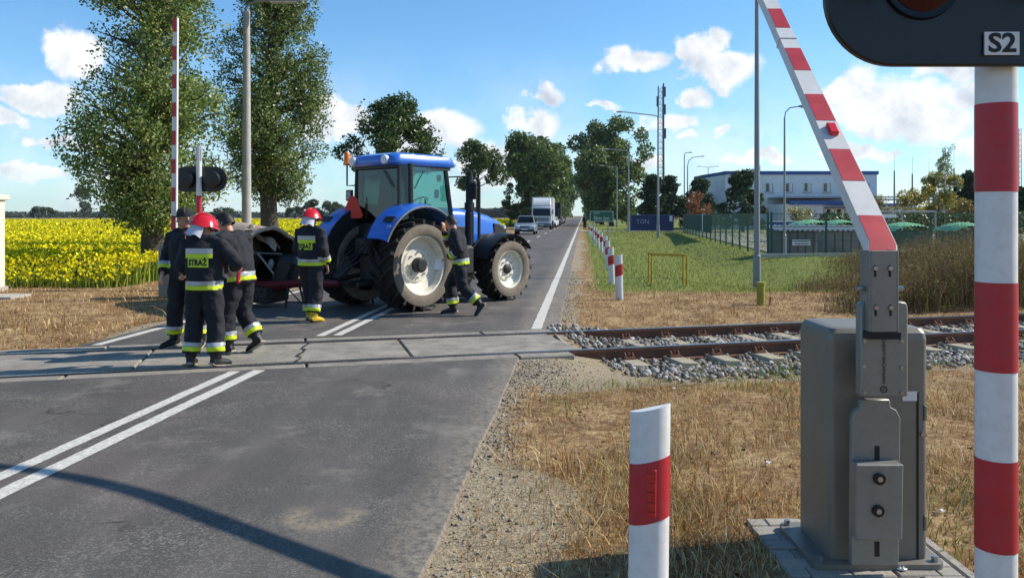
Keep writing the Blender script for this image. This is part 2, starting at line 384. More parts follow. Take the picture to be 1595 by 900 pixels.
def axis_vals(lo, hi, dense_lo, dense_hi, step, grow=1.22):
    v = list(np.arange(dense_lo, dense_hi, step)); s = step; x = v[-1]
    while x < hi: s *= grow; x += s; v.append(min(x, hi))
    s = step; x = dense_lo; pre = []
    while x > lo: s *= grow; x -= s; pre.append(max(x, lo))
    return np.array(pre[::-1] + v)
def ground_material():
    m = bpy.data.materials.new('ground'); m.use_nodes = True; nt = m.node_tree; N = nt.nodes; K = nt.links; b = N['Principled BSDF']
    tc = N.new('ShaderNodeTexCoord'); P = tc.outputs['Object']
    def noise(sc, det=6, ro=.65):
        z = N.new('ShaderNodeTexNoise'); z.inputs['Scale'].default_value = sc; z.inputs['Detail'].default_value = det; z.inputs['Roughness'].default_value = ro; K.new(P, z.inputs['Vector']); return z.outputs['Fac']
    def ramp(f, stops):
        r = N.new('ShaderNodeValToRGB'); K.new(f, r.inputs[0]); e = r.color_ramp.elements
        while len(e) < len(stops): e.new(.5)
        for q, (p, c) in zip(e, stops): q.position = p; q.color = (*lin(c), 1)
        return r.outputs[0]
    def mix(f, a, c):
        x = N.new('ShaderNodeMix'); x.data_type = 'RGBA'; K.new(f, x.inputs[0]); K.new(a, x.inputs[6]); K.new(c, x.inputs[7]); return x.outputs[2]
    def math_(op, a, c, cl=False):
        x = N.new('ShaderNodeMath'); x.operation = op; x.use_clamp = cl
        for i, s in enumerate((a, c)):
            if isinstance(s, (int, float)): x.inputs[i].default_value = s
            else: K.new(s, x.inputs[i])
        return x.outputs[0]
    n1, n2, n3 = noise(1.7), noise(14), noise(70, 4)
    at_ = N.new('ShaderNodeAttribute'); at_.attribute_name = 'col'; sp = N.new('ShaderNodeSeparateColor'); K.new(at_.outputs['Color'], sp.inputs[0])
    dry = ramp(math_('ADD', math_('MULTIPLY', n1, .5), math_('MULTIPLY', n2, .5)), [(.3, '4d3a28'), (.46, '7f6344'), (.56, 'a58a64'), (.7, 'c2ab84')])
    grn = ramp(n2, [(.3, '4c5428'), (.5, '6a7636'), (.7, '8f8c50')])
    grv = ramp(n3, [(.3, '5f5242'), (.5, '95876f'), (.68, 'b9aa8f')])
    fld = ramp(n1, [(.3, '3b451c'), (.6, '5d6a24')])
    far = ramp(noise(.012, 3), [(.4, '6d6442'), (.6, '7b6a50')])
    def fac(s, amp=.7):
        f = math_('ADD', s, math_('MULTIPLY', math_('SUBTRACT', n2, .5), amp)); r = N.new('ShaderNodeMapRange'); r.interpolation_type = 'SMOOTHSTEP'; r.inputs[1].default_value = .35; r.inputs[2].default_value = .65; K.new(f, r.inputs[0]); return r.outputs[0]
    sx = N.new('ShaderNodeSeparateXYZ'); K.new(P, sx.inputs[0])
    ff = N.new('ShaderNodeMapRange'); ff.inputs[1].default_value = 190; ff.inputs[2].default_value = 240; K.new(sx.outputs[1], ff.inputs[0])
    c = mix(ff.outputs[0], dry, far); c = mix(fac(sp.outputs[0]), c, grn); c = mix(fac(sp.outputs[1]), c, grv); c = mix(fac(sp.outputs[2], .3), c, fld)
    K.new(c, b.inputs['Base Color']); b.inputs['Roughness'].default_value = .95; b.inputs['Specular IOR Level'].default_value = .15
    bp = N.new('ShaderNodeBump'); bp.inputs['Strength'].default_value = .8; bp.inputs['Distance'].default_value = .03
    K.new(math_('ADD', n2, math_('MULTIPLY', n3, .5)), bp.inputs['Height']); K.new(bp.outputs[0], b.inputs['Normal'])
    return m
def build_ground():
    xs = axis_vals(-2500, 2500, -14, 16, .16); ys = axis_vals(-400, 4500, 1.0, 26, .16)
    X, Y = np.meshgrid(xs, ys); Z = gz(X, Y); g, v, f = zones(X, Y)
    V = np.stack([X.ravel(), Y.ravel(), Z.ravel()], 1); nx, ny = len(xs), len(ys)
    i = (np.arange(ny - 1)[:, None] * nx + np.arange(nx - 1)[None]).ravel()
    F = np.stack([i, i + 1, i + 1 + nx, i + nx], 1)
    o = np_mesh('ground', V, F, ground_material(), None, np.stack([g.ravel(), v.ravel(), f.ravel()], 1), True)
    tag(o, 'dry straw-coloured verge and green grass around the level crossing', None, None, 'structure')
build_ground()

def asphalt_material():
    m = bpy.data.materials.new('asphalt'); m.use_nodes = True; nt = m.node_tree; N = nt.nodes; K = nt.links; b = N['Principled BSDF']
    tc = N.new('ShaderNodeTexCoord'); P = tc.outputs['Object']
    def noise(sc, det=5, ro=.6, mp=None):
        z = N.new('ShaderNodeTexNoise'); z.inputs['Scale'].default_value = sc; z.inputs['Detail'].default_value = det; z.inputs['Roughness'].default_value = ro
        if mp:
            q = N.new('ShaderNodeMapping'); q.inputs['Scale'].default_value = mp; q.inputs['Rotation'].default_value = (0, 0, R(5)); K.new(P, q.inputs[0]); K.new(q.outputs[0], z.inputs['Vector'])
        else: K.new(P, z.inputs['Vector'])
        return z.outputs['Fac']
    def rng(f, a, c, lo=0., hi=1.):
        r = N.new('ShaderNodeMapRange'); r.interpolation_type = 'SMOOTHSTEP'
        for i, q in enumerate((a, c, lo, hi)): r.inputs[i + 1].default_value = q
        K.new(f, r.inputs[0]); return r.outputs[0]
    def mix(f, a, c, isc=True):
        x = N.new('ShaderNodeMix'); x.data_type = 'RGBA'; K.new(f, x.inputs[0]); K.new(a, x.inputs[6])
        if isinstance(c, str): x.inputs[7].default_value = (*lin(c), 1)
        else: K.new(c, x.inputs[7])
        return x.outputs[2]
    r = N.new('ShaderNodeValToRGB'); K.new(noise(170, 3, .8), r.inputs[0]); e = r.color_ramp.elements
    e[0].position = .30; e[0].color = (.028, .026, .024, 1); e[1].position = .70; e[1].color = (.20, .185, .165, 1)
    q = e.new(.5); q.color = (.064, .059, .054, 1)
    c = r.outputs[0]
    c = mix(rng(noise(.9, 5, .6, (2.4, .5, 1)), .42, .7, 0, .42), c, '6d6861')      # worn, dusty wheel tracks along the road
    c = mix(rng(noise(1.1, 10, .75), .52, .70, 0, .5), c, '938b80')
    c = mix(rng(noise(7, 10, .8), .58, .72, 0, .35), c, 'a39c90')
    c = mix(rng(noise(.5, 4), .5, .62, 0, .22), c, '6a5c58')                # pale scuffs
    c = mix(rng(noise(.35, 3), .5, .66, 0, .35), c, '2b2826')                      # darker patches
    sx = N.new('ShaderNodeSeparateXYZ'); K.new(P, sx.inputs[0])
    # sand spilled on the edge of the lane nearest the verge
    ml = N.new('ShaderNodeMath'); ml.operation = 'MULTIPLY_ADD'; K.new(sx.outputs[1], ml.inputs[0]); ml.inputs[1].default_value = -ROADS; K.new(sx.outputs[0], ml.inputs[2])
    ed = N.new('ShaderNodeMath'); ed.operation = 'MULTIPLY'; K.new(rng(ml.outputs[0], -1.15, -.70, 0, .75), ed.inputs[0]); K.new(rng(noise(16, 9, .75), .36, .62), ed.inputs[1])
    c = mix(ed.outputs[0], c, '978c7b')
    vs_ = N.new('ShaderNodeTexVoronoi'); vs_.inputs['Scale'].default_value = 95; K.new(P, vs_.inputs['Vector']); sc_ = N.new('ShaderNodeSeparateColor'); K.new(vs_.outputs['Color'], sc_.inputs[0])
    sp_ = N.new('ShaderNodeMath'); sp_.operation = 'MULTIPLY'; K.new(rng(sc_.outputs[0], .62, .9), sp_.inputs[0]); K.new(rng(noise(.9, 6, .7), .40, .66, .03, .34), sp_.inputs[1])
    c = mix(sp_.outputs[0], c, 'a9a195')
    # swirl of dried mud
    mp = N.new('ShaderNodeVectorMath'); mp.operation = 'SUBTRACT'; K.new(P, mp.inputs[0]); w = gp(520, 808); mp.inputs[1].default_value = (w.x, w.y + .12, 0)
    wn = N.new('ShaderNodeVectorMath'); wn.operation = 'MULTIPLY_ADD'
    zc = N.new('ShaderNodeTexNoise'); zc.inputs['Scale'].default_value = 9; K.new(P, zc.inputs['Vector']); K.new(zc.outputs['Color'], wn.inputs[0]); wn.inputs[1].default_value = (.12, .12, 0); K.new(mp.outputs[0], wn.inputs[2])
    ln = N.new('ShaderNodeVectorMath'); ln.operation = 'LENGTH'; K.new(wn.outputs[0], ln.inputs[0])
    rg = N.new('ShaderNodeMath'); rg.operation = 'MULTIPLY'; K.new(rng(ln.outputs['Value'], .04, .17), rg.inputs[0]); K.new(rng(ln.outputs['Value'], .27, .17), rg.inputs[1])
    sy = N.new('ShaderNodeSeparateXYZ'); K.new(wn.outputs[0], sy.inputs[0])
    rg2 = N.new('ShaderNodeMath'); rg2.operation = 'MULTIPLY'; K.new(rg.outputs[0], rg2.inputs[0]); 
    rg3 = N.new('ShaderNodeMath'); rg3.operation = 'MULTIPLY'; K.new(rng(noise(26, 7), .3, .65, .1, .75), rg3.inputs[0]); K.new(rng(sy.outputs[1], .16, .0, .12, 1), rg3.inputs[1]); K.new(rg3.outputs[0], rg2.inputs[1])
    c = mix(rg2.outputs[0], c, '96876f')
    # fine cracks
    vo = N.new('ShaderNodeTexVoronoi'); vo.feature = 'DISTANCE_TO_EDGE'; vo.inputs['Scale'].default_value = .55
    wp = N.new('ShaderNodeVectorMath'); wp.operation = 'MULTIPLY_ADD'; zz = N.new('ShaderNodeTexNoise'); zz.inputs['Scale'].default_value = 2.2; zz.inputs['Detail'].default_value = 6; K.new(P, zz.inputs['Vector'])
    K.new(zz.outputs['Color'], wp.inputs[0]); wp.inputs[1].default_value = (.7, .7, 0); K.new(P, wp.inputs[2]); K.new(wp.outputs[0], vo.inputs['Vector'])
    ck = N.new('ShaderNodeMath'); ck.operation = 'MULTIPLY'; K.new(rng(vo.outputs['Distance'], .008, .0), ck.inputs[0]); K.new(rng(noise(.5, 3), .52, .62), ck.inputs[1])
    c = mix(ck.outputs[0], c, '1c1c1c')
    K.new(c, b.inputs['Base Color']); b.inputs['Roughness'].default_value = .82; b.inputs['Specular IOR Level'].default_value = .35
    bp = N.new('ShaderNodeBump'); bp.inputs['Strength'].default_value = .55; bp.inputs['Distance'].default_value = .006; K.new(noise(150, 3, .8), bp.inputs['Height']); K.new(bp.outputs[0], b.inputs['Normal'])
    return m
ASPH = asphalt_material()
def ragged(ts, ys, amp=.03, seed=0): return [t + amp * (fbm(y * 3.1, seed * 7., 1.0, seed) - .5) * 2 for t, y in zip(ts, ys)]
def road_piece(label, yl, side):
    """side -1: before the crossing, +1: beyond it"""
    mb = MB(); d = side * 1.055
    def edge_y(t):                                    # where the road meets the slab
        # solve track_d(t + ROADS*Y, Y) = d
        return (d + TA.y * (t - TC.x) + TA.x * TC.y) / (TA.x - TA.y * ROADS)
    ws = np.linspace(0, 1, 120) ** (1.0 if side < 0 else 2.2)
    tl, tr = (-6.55, -.75) if side < 0 else (-6.4, -.36)
    rows = []
    for k, w in enumerate(ws):
        row = []
        for j in range(9):
            f = j / 8; t = tl + (tr - tl) * f
            y0 = edge_y(t); y = y0 + (yl - y0) * w
            if j in (0, 8): t += .05 * (fbm(y * 2.5, j + .0, 1.0, 6) - .5)
            if side < 0 and j == 0: t -= .5 * (1 - w)
            row.append((t + ROADS * y, y, 0.0 + .012 * (1 - abs(2 * f - 1))))
        rows.append(row)
    vs = [p for r_ in rows for p in r_]; fs = [(i * 9 + j, i * 9 + j + 1, i * 9 + j + 10, i * 9 + j + 9) for i in range(len(rows) - 1) for j in range(8)]
    n0 = len(vs)                                      # skirts at both edges
    for i, r_ in enumerate(rows): vs += [(r_[0][0] - .03, r_[0][1], -.09), (r_[8][0] + .03, r_[8][1], -.09)]
    for i in range(len(rows) - 1):
        fs += [(i * 9, (i + 1) * 9, n0 + 2 * (i + 1), n0 + 2 * i), (i * 9 + 8, n0 + 2 * i + 1, n0 + 2 * (i + 1) + 1, (i + 1) * 9 + 8)]
    mb.add(vs, fs); o = mb.build('road', ASPH)
    return tag(o, label, None, None, 'structure')
road_near = road_piece('worn grey asphalt road in front of the crossing', -30, -1)
road_far = road_piece('asphalt road running on beyond the crossing between trees', 2500, 1)
PAINT = mat('road_paint', 'c9c5bb', .8, var=.10, scale=16, dirt='6d6862', dirt_amt=.8, bump=.2, bscale=160)
def crown_z(t, tl, tr): return .012 * (1 - abs(2 * (t - tl) / (tr - tl) - 1)) if tl < t < tr else 0
def line_mark(parent, t, y0, y1, w, side, seed=0, name='lane_line', n=None):
    tl, tr = (-6.55, -.75) if side < 0 else (-6.4, -.36)
    n = n or max(6, int(abs(min(y1, 60) - y0) / .12)); mb = MB(); vs = []
    for i in range(n + 1):
        y = y0 + (y1 - y0) * (i / n) ** (1 if y1 < 70 else 2)
        for s in (-1, 1):
            tt = t + s * (w / 2 + .008 * (vnoise(y * 9, s * 3. + seed, 1.0, 3) - .5) * 2)
            vs.append((tt + ROADS * y, y, crown_z(tt, tl, tr) + .004))
    mb.add(vs, [(2 * i, 2 * i + 1, 2 * i + 3, 2 * i + 2) for i in range(n)]); return mb.build(name, PAINT, parent)
def ey(t, d): return (d + TA.y * (t - TC.x) + TA.x * TC.y) / (TA.x - TA.y * ROADS)
line_mark(road_near, -3.66, 1.5, ey(-3.66, -1.12), .115, -1, 1); line_mark(road_near, -3.43, 1.5, ey(-3.43, -1.12), .125, -1, 2)
line_mark(road_far, -3.58, ey(-3.58, 1.18), 30, .115, 1, 3); line_mark(road_far, -3.36, ey(-3.36, 1.18), 30, .12, 1, 4)
for k in range(14): line_mark(road_far, -3.47, 36 + k * 12, 40 + k * 12, .13, 1, 5 + k, n=4)
line_mark(road_far, -.68, ey(-.68, 1.12), 600, .15, 1, 30, 'edge_line'); line_mark(road_far, -6.2, ey(-6.2, 1.2), 600, .13, 1, 31, 'edge_line')

# concrete slabs of the level crossing
CONC = mat('crossing_concrete', '8d867a', .85, var=.22, scale=1.6, dirt='504c47', dirt_amt=.75, bump=.5, bscale=40)
lc = thing('crossing_deck', 'pale concrete level crossing deck between the rails', None); lc['kind'] = 'structure'
for name, d0, d1, ln in (('outer_slab', -1.05, -.83, 2.4), ('centre_slab', -.66, .66, 3.0), ('outer_slab', .83, 1.05, 2.4)):
    s = -8.6; k = 0; send = -.53 + (d0 + d1) / 2 * .19
    while s < send - .2:
        e = min(s + ln, send); mb = MB(); g = .012
        mb.prism([(s + g, d0), (e - g, d0), (e - g, d1), (s + g, d1)], lambda a, b: tk(a, b, -.2), lambda a, b: tk(a, b, .007 + .004 * math.sin(a * 3 + b)))
        o = mb.build('concrete_slab' if 'centre' in name else 'kerb_slab', CONC, lc, bevel=.012); o.rotation_euler.y = 0; k += 1; s = e
# filler ramp at the slab's end on the verge side
mb = MB(); mb.prism([(-.66, -.66), (-.15, -.50), (-.1, .3), (-.42, .66)], lambda a, b: tk(a, b, -.25), lambda a, b: tk(a, b, .004 if a < -.4 else -.19)); mb.build('end_ramp', CONC, lc)
# crack in the slab, dark tar-filled joint
mb = MB(); pts = [(-3.9 + .03 * math.sin(k * 1.3) + random.uniform(-.022, .022) + .012 * k, -.66 + k * .11) for k in range(13)]
vs = []
for (a, b_) in pts: w_ = .008 + .012 * random.random(); vs += [tk(a - w_, b_, .0165), tk(a + w_, b_, .0165)]
mb.add(vs, [(2 * i, 2 * i + 1, 2 * i + 3, 2 * i + 2) for i in range(12)]); mb.build('cracked_joint', mat('tar', '141312', .9), lc)

# railway track
RUST = mat('rail_rust', '6e4a37', .75, .1, var=.25, scale=9, dirt='4a3427', dirt_amt=.6, bump=.2)
STEEL = mat('rail_head', '8d8780', .28, .9, var=.12, scale=30)
SLEEP = mat('sleeper_concrete', 'a09780', .9, var=.15, scale=6, dirt='6f6350', dirt_amt=.6, bump=.3)
tr = thing('railway_track', 'single railway track with rusty rails on concrete sleepers', 'railway track')
prof = [(-.07, -.165), (.07, -.165), (.07, -.155), (.012, -.14), (.012, -.045), (.035, -.035), (.035, .0), (-.035, .0), (-.035, -.035), (-.012, -.045), (-.012, -.14), (-.07, -.155)]
for d in (-.75, .75):
    mb = MB(); mb.prism(prof, lambda a, b: tk(-14, d + a, b + .006), lambda a, b: tk(40, d + a, b + .006)); rl = mb.build('rail', RUST, tr)
    mb = MB(); mb.prism([(-.03, 0), (.03, 0), (.028, .006), (-.028, .006)], lambda a, b: tk(-14, d + a, b + .0065), lambda a, b: tk(40, d + a, b + .0065)); mb.build('running_surface', STEEL, rl)
TANG = R(15)
mbS = MB(); mbS.prism([(-.13, -.24), (.13, -.24), (.105, -.158), (-.105, -.158)], lambda a, b: (a, -1.28, b), lambda a, b: (a, 1.28, b)); smesh = mbS.mesh('sleeper', bevel=.01)
smesh.materials.append(SLEEP)
mbF = MB(); mbF.box((0, 0, 0), (.15, .12, .02)); mbF.tube([(-.05, -.04, .01), (-.05, .0, .06), (-.05, .04, .02)], .011, 6); mbF.tube([(.05, -.04, .01), (.05, 0, .06), (.05, .04, .02)], .011, 6); mbF.cyl((0, 0, 0), (0, 0, .07), .017, n=6); fmesh = mbF.mesh('rail_clip'); fmesh.materials.append(RUST)
for k in range(44):
    s = .05 + k * .6
    o = bpy.data.objects.new('sleeper', smesh); COL.objects.link(o); o.parent = tr; p = tk(s, 0, .045); o.location = p; o.rotation_euler = (0, 0, TANG + R(random.uniform(-1, 1)))
    if k < 26:
        for d in (-.75, .75):
            for sg in (-1, 1):
                c = bpy.data.objects.new('rail_clip', fmesh); COL.objects.link(c); c.parent = o; c.location = (0, d + sg * .115, -.148); c.rotation_euler = (0, 0, PI if sg < 0 else 0)

# loose stones
def stones(name, P, size, pal, m):
    """low angular stones at points P"""
    n = len(P); ico = np.array([(0, 0, 1), (.894, 0, .447), (.276, .851, .447), (-.724, .526, .447), (-.724, -.526, .447), (.276, -.851, .447), (.724, .526, -.447), (-.276, .851, -.447), (-.894, 0, -.447), (-.276, -.851, -.447), (.724, -.526, -.447), (0, 0, -1)])
    fc = np.array([(0, 1, 2), (0, 2, 3), (0, 3, 4), (0, 4, 5), (0, 5, 1), (1, 6, 2), (2, 7, 3), (3, 8, 4), (4, 9, 5), (5, 10, 1), (6, 7, 2), (7, 8, 3), (8, 9, 4), (9, 10, 5), (10, 6, 1), (11, 7, 6), (11, 8, 7), (11, 9, 8), (11, 10, 9), (11, 6, 10)])
    sc = (size * RNG.lognormal(0, .33, n))[:, None, None] * RNG.uniform(.55, 1.15, (n, 1, 3)); v = ico[None] * sc * RNG.uniform(.72, 1.15, (n, 12, 1))
    a = RNG.uniform(0, 2 * PI, n); c, s = np.cos(a)[:, None], np.sin(a)[:, None]
    tl = RNG.normal(0, .5, n)[:, None]; ct, st = np.cos(tl), np.sin(tl)
    y, z = v[..., 1] * ct - v[..., 2] * st, v[..., 1] * st + v[..., 2] * ct; x = v[..., 0]
    v = np.stack([x * c - y * s, x * s + y * c, z], -1) + P[:, None]
    F = ((np.arange(n) * 12)[:, None, None] + fc[None]).reshape(-1, 3)
    return np_mesh(name, v.reshape(-1, 3), F, m, None, np.repeat(pick_cols(n, pal, .2), 12, 0))
STONEM = leafmat('stone', 0, .85, .25)
n = 9500; s = RNG.uniform(-.35, 10, n); d = RNG.uniform(-2.8, 1.5, n); keep = (np.abs(np.abs(d) - .75) > .09) & (RNG.uniform(0, 1, n) < np.where(d < -2.5, .6, 1)); s, d = s[keep], d[keep]
P = np.stack([TC.x + TA.x * s + TN.x * d, TC.y + TA.y * s + TN.y * d, 0 * s], 1)
# 
P[:, 2] = gz(P[:, 0], P[:, 1]) + .010 + RNG.uniform(0, .025, len(s)) + np.where(np.abs(d) < .6, .012, 0)
tag(stones('ballast', P, .029, ['8e8a84', 'a39e96', '736f6a', 'b5b0a6', '8c8274', '625c55', '7d7468'], STONEM), 'grey crushed stone ballast around the rails', 'ballast', kind='stuff')
n = 19000; Y = RNG.uniform(3.4, 24, n) ** 1.0; t = -.78 + np.abs(RNG.normal(0, .36, n)); X = t + ROADS * Y
k = (np.abs(track_d(X, Y)) > 1.1) & (RNG.uniform(0, 1, n) < (zones(X, Y)[1] * .95 + .04) * np.where(Y < 5.4, .22, 1)) & (t > np.where(Y > 10.5, -.35, -.74)); X, Y = X[k], Y[k]
n2 = 1500; Y2 = RNG.uniform(9.5, 22, n2); t2 = -6.5 - np.abs(RNG.normal(0, .35, n2)); X2 = t2 + ROADS * Y2; k2 = np.abs(track_d(X2, Y2)) > 1.1
X = np.concatenate([X, X2[k2]]); Y = np.concatenate([Y, Y2[k2]])
tag(stones('shoulder_gravel', np.stack([X, Y, gz(X, Y) + .001], 1), .0078, ['7b756b', '5b554d', '958c7e', '3f3a35', 'a9a193'], STONEM), 'small grey stones strewn along the road shoulder', 'gravel', kind='stuff')

# block paving under the barrier machine
pv = thing('paved_pad', 'grey block paving around the barrier machine', None, (0, 0, 0)); pv['kind'] = 'structure'
PAV = [mat('paver_%d' % i, c, .88, var=.14, scale=11, dirt='6d665b', dirt_amt=.55, bump=.3, bscale=90) for i, c in enumerate(('979187', '8b857b', 'a19a8e'))]
pm = MB().box((0, 0, 0), (.194, .094, .06)).mesh('paver', bevel=.006)
PM = []
for i in range(3):
    q = pm.copy(); q.materials.append(PAV[i]); PM.append(q)
for j in range(17):
    y = 4.29 - j * .1
    for (x, half) in ([(1.37 + .2 * i, 0) for i in range(4)] if j % 2 else [(1.32, 1)] + [(1.47 + .2 * i, 0) for i in range(3)] + [(2.02, 1)]):
        o = bpy.data.objects.new('paver', random.choice(PM)); COL.objects.link(o); o.parent = pv
        if half: o.scale = (.48, 1, 1)
        o.location = (x + random.uniform(-.003, .003), y, -.026 + random.uniform(-.004, .004)); o.rotation_euler = (R(random.uniform(-.8, .8)), R(random.uniform(-.8, .8)), R(random.uniform(-1, 1)))
for (x, y0, y1) in ((2.105, 2.6, 4.34),):
    y = y0
    while y < y1:
        o = MB().box((x, y + .25, -.03), (.055, .49, .075)).build('edging_kerb', PAV[0], pv, bevel=.008); y += .5
MB().box((1.67, 3.46, -.075), (.80, 1.75, .05)).build('sand_bed', mat('sand', '7a6f5e', .95), pv)

mb = MB(); mb.add([(11.2, 32.4, .0), (34, 37.0, .0), (60, 60, .0), (60, 92, .0), (19.5, 92, .0), (17.3, 78, .0)], [(0, 1, 2, 3, 4, 5)])
tag(mb.build('yard_pavement', mat('yard_concrete', 'a7a298', .9, var=.12, scale=.4)), 'pale concrete yard behind the green fence', None, None, 'structure')
# side road far right, in front of the blue container
mb = MB(); mb.add([rd(-.3, 82, .02), rd(14, 82.5, .02), rd(22, 86, .02), rd(22, 88.5, .02), rd(12, 87, .02), rd(-.3, 88, .02)], [(0, 1, 2, 3, 4, 5)])
tag(mb.build('side_road', mat('pale_concrete', '9c9686', .9)), 'pale side road leaving the main road on the right', None, None, 'structure')

# ------------------------------------------------------------------ grass and crops
GR = leafmat('grass', .25, .8, .15)
def scatter(n, x0, x1, y0, y1, prob, near=1.0):
    Y = y0 + (y1 - y0) * RNG.uniform(0, 1, n) ** near; X = RNG.uniform(0, 1, n) * (x1 - x0) + x0
    k = RNG.uniform(0, 1, n) < prob(X, Y); X, Y = X[k], Y[k]
    return X, Y
def dry_prob(X, Y):
    t = road_t(X, Y); g, v, f = zones(X, Y); dd = track_d(X, Y)
    p = (1 - .82 * v) * (t > -.62) * (1 - g * .9) * (.25 + .75 * sstep(.32, .6, fbm(X, Y, .9, 12)))
    p *= np.where(Y > 11.5, .8, 1) * ((dd < -2.55) | (dd > 1.5))
    pave = (X > 1.26) & (X < 2.12) & (Y < 4.36)
    return p * ~pave
DRY = ['bb9a62', 'ab834a', 'ceb27a', '966a38', '7d5630', 'dac291', 'a8844f', '9a6c3c', '6b4a2c', 'd8c8a0', 'c6b488']
def wedge(n, y0, y1, pw=1.0):
    """points spread over what lies in front of the camera"""
    Y = y0 + (y1 - y0) * RNG.uniform(0, 1, n) ** pw; X = RNG.uniform(-.70, .70, n) * Y
    return X, Y
X, Y = wedge(230000, 3.2, 11.5, 1.15); k = RNG.uniform(0, 1, len(X)) < dry_prob(X, Y); X, Y = X[k], Y[k]
h = RNG.gamma(2.4, .024, len(X)) * (.35 + 1.5 * fbm(X, Y, .8, 15) ** 1.5) * (1 - .35 * (X > 1.2) * (Y < 4.6))
tag(blades('dry_grass', np.stack([X, Y, gz(X, Y) - .005], 1), h, np.full(len(X), .0042) * RNG.uniform(.6, 1.4, len(X)), DRY, GR, .95), 'matted dry straw-coloured grass on the near verge', 'grass', kind='stuff')
X, Y = wedge(90000, 11.5, 19, 1); k = RNG.uniform(0, 1, len(X)) < dry_prob(X, Y) * .75; X, Y = X[k], Y[k]
tag(blades('dry_grass', np.stack([X, Y, gz(X, Y) - .005], 1), RNG.gamma(3, .018, len(X)), np.full(len(X), .009), DRY + ['96703f', '8a5f38'], GR, .9), 'short dry grass between the track and the green lawn', 'grass', kind='stuff')
X, Y = wedge(60000, 9.5, 20, 1); t = road_t(X, Y); k = (t < -6.6) & (zones(X, Y)[1] < .5) & (RNG.uniform(0, 1, len(X)) < .25 + .75 * sstep(.35, .6, fbm(X, Y, 1, 21))) & (np.abs(track_d(X, Y)) > 1.4); X, Y = X[k], Y[k]
tag(blades('dry_grass', np.stack([X, Y, gz(X, Y) - .005], 1), RNG.gamma(3, .02, len(X)), np.full(len(X), .011), DRY + ['96703f', '8a5f38', '7f5a34'], GR, .9), 'dry brown grass beside the yellow field', 'grass', kind='stuff')
GREEN = ['5d7a2c', '6f8a35', '4a6424', '88994a', '7c8a3c', '9a9a55']
X, Y = wedge(60000, 3.2, 11, 1); t = road_t(X, Y); g, v, f = zones(X, Y); dd = track_d(X, Y)
pp = ((t > -.35) & (t < .6)) * sstep(.60, .72, fbm(X, Y, .7, 31)) * .5 * (Y < 8) + sstep(.52, .66, fbm(X, Y, .9, 33)) * ((dd > -3.0) & (dd < -2.0)) * (t > .2) * 1.0 + sstep(.60, .72, fbm(X, Y, .8, 35)) * (t > .2) * .6
k = (RNG.uniform(0, 1, len(X)) < pp) & ~((X > 1.26) & (X < 2.12) & (Y < 4.36)); X, Y = X[k], Y[k]
tag(blades('green_grass', np.stack([X, Y, gz(X, Y) - .005], 1), RNG.gamma(3, .02, len(X)), np.full(len(X), .006), GREEN, GR, .6), 'green tufts growing through the near verge', 'grass', kind='stuff')
X, Y = wedge(310000, 15.5, 95, 1.5); k = RNG.uniform(0, 1, len(X)) < zones(X, Y)[0] * (.35 + .65 * fbm(X, Y, 3, 40)); X, Y = X[k], Y[k]
tag(blades('lawn_grass', np.stack([X, Y, gz(X, Y) - .01], 1), RNG.gamma(3, .017, len(X)) * (1 + Y / 90), .008 + .00045 * Y, ['77893e', '8a9448', '66783a', '9c9c5c', '94964e', 'a8a066', '80903f'], GR, .7), 'green mown grass right of the far road', 'grass', kind='stuff')
# yellow flowering field
X, Y = wedge(165000, 18, 215, 2.0); t = road_t(X, Y); k = (zones(X, Y)[2] > .4) & (X > -.72 * Y); X, Y = X[k], Y[k]
hh = RNG.normal(.54, .06, len(X)) * (.75 + .4 * fbm(X, Y, 5, 50)) * sstep(17.6, 20.5, Y) + .12
z0 = gz(X, Y)
tag(blades('field_crop', np.stack([X, Y, z0], 1), hh, .018 + .0009 * Y, ['6b7a26', '808c30', '5c6c22', '949a3c'], GR, .3), 'green stems and leaves of the yellow flowering crop', 'crop', kind='stuff')
nf = 2; fx = np.repeat(X, nf) + RNG.normal(0, .07, len(X) * nf); fy = np.repeat(Y, nf) + RNG.normal(0, .07, len(X) * nf); fz = np.repeat(z0 + hh, nf) * RNG.uniform(.80, 1.06, len(X) * nf)
show = RNG.uniform(0, 1, len(fx)) < sstep(17.8, 22, fy) * .8 + .15
fx, fy, fz = fx[show], fy[show], fz[show]
tag(leaf_quads('field_flowers', np.stack([fx, fy, fz], 1), (.040 + .0026 * fy), ['eedb10', 'e4d212', 'd8ca18', 'f2e03a', 'c9c420'], GR, flat=.0), 'yellow blossom covering the crop field', 'flowers', kind='stuff')
# tall brown weeds behind the track
X, Y = wedge(170000, 14.2, 36, 1.2); lim = 7.3 + 1.3 * (fbm(X, Y, 3, 61) - .5) * 2 + (Y - 18) * .40; pr = sstep(-.9, .9, X - lim) * (track_d(X, Y) > 2.0) * sstep(.2, .5, fbm(X, Y, 1.6, 63)) * (1 - sstep(27, 31, Y - .1 * (X - 9)))
k = RNG.uniform(0, 1, len(X)) < pr * .6; X, Y = X[k], Y[k]
hh = RNG.normal(.85, .22, len(X)).clip(.15, 1.4) * (.35 + 1.25 * fbm(X, Y, 1.3, 66)) * (.30 + .70 * sstep(-.5, 3.0, X - 7.3 - (Y - 18) * .40)) * np.where(Y > 26, .7, 1)
WEED = ['75583f', '84694e', '624c38', '8f785c', '57452f', '72783e', '86724e', '5c6a32', '75583f', '848048']
z0 = gz(X, Y)
tag(blades('tall_weeds', np.stack([X, Y, z0], 1), hh, np.full(len(X), .013), WEED + ['4f4a2a', '5a5a30', '6b5540'], GR, .5), 'tall dry brown weeds behind the railway track', 'weeds', kind='stuff')
sel = RNG.integers(0, len(X), 50000); lz = z0[sel] + hh[sel] * RNG.uniform(.35, 1.02, len(sel))
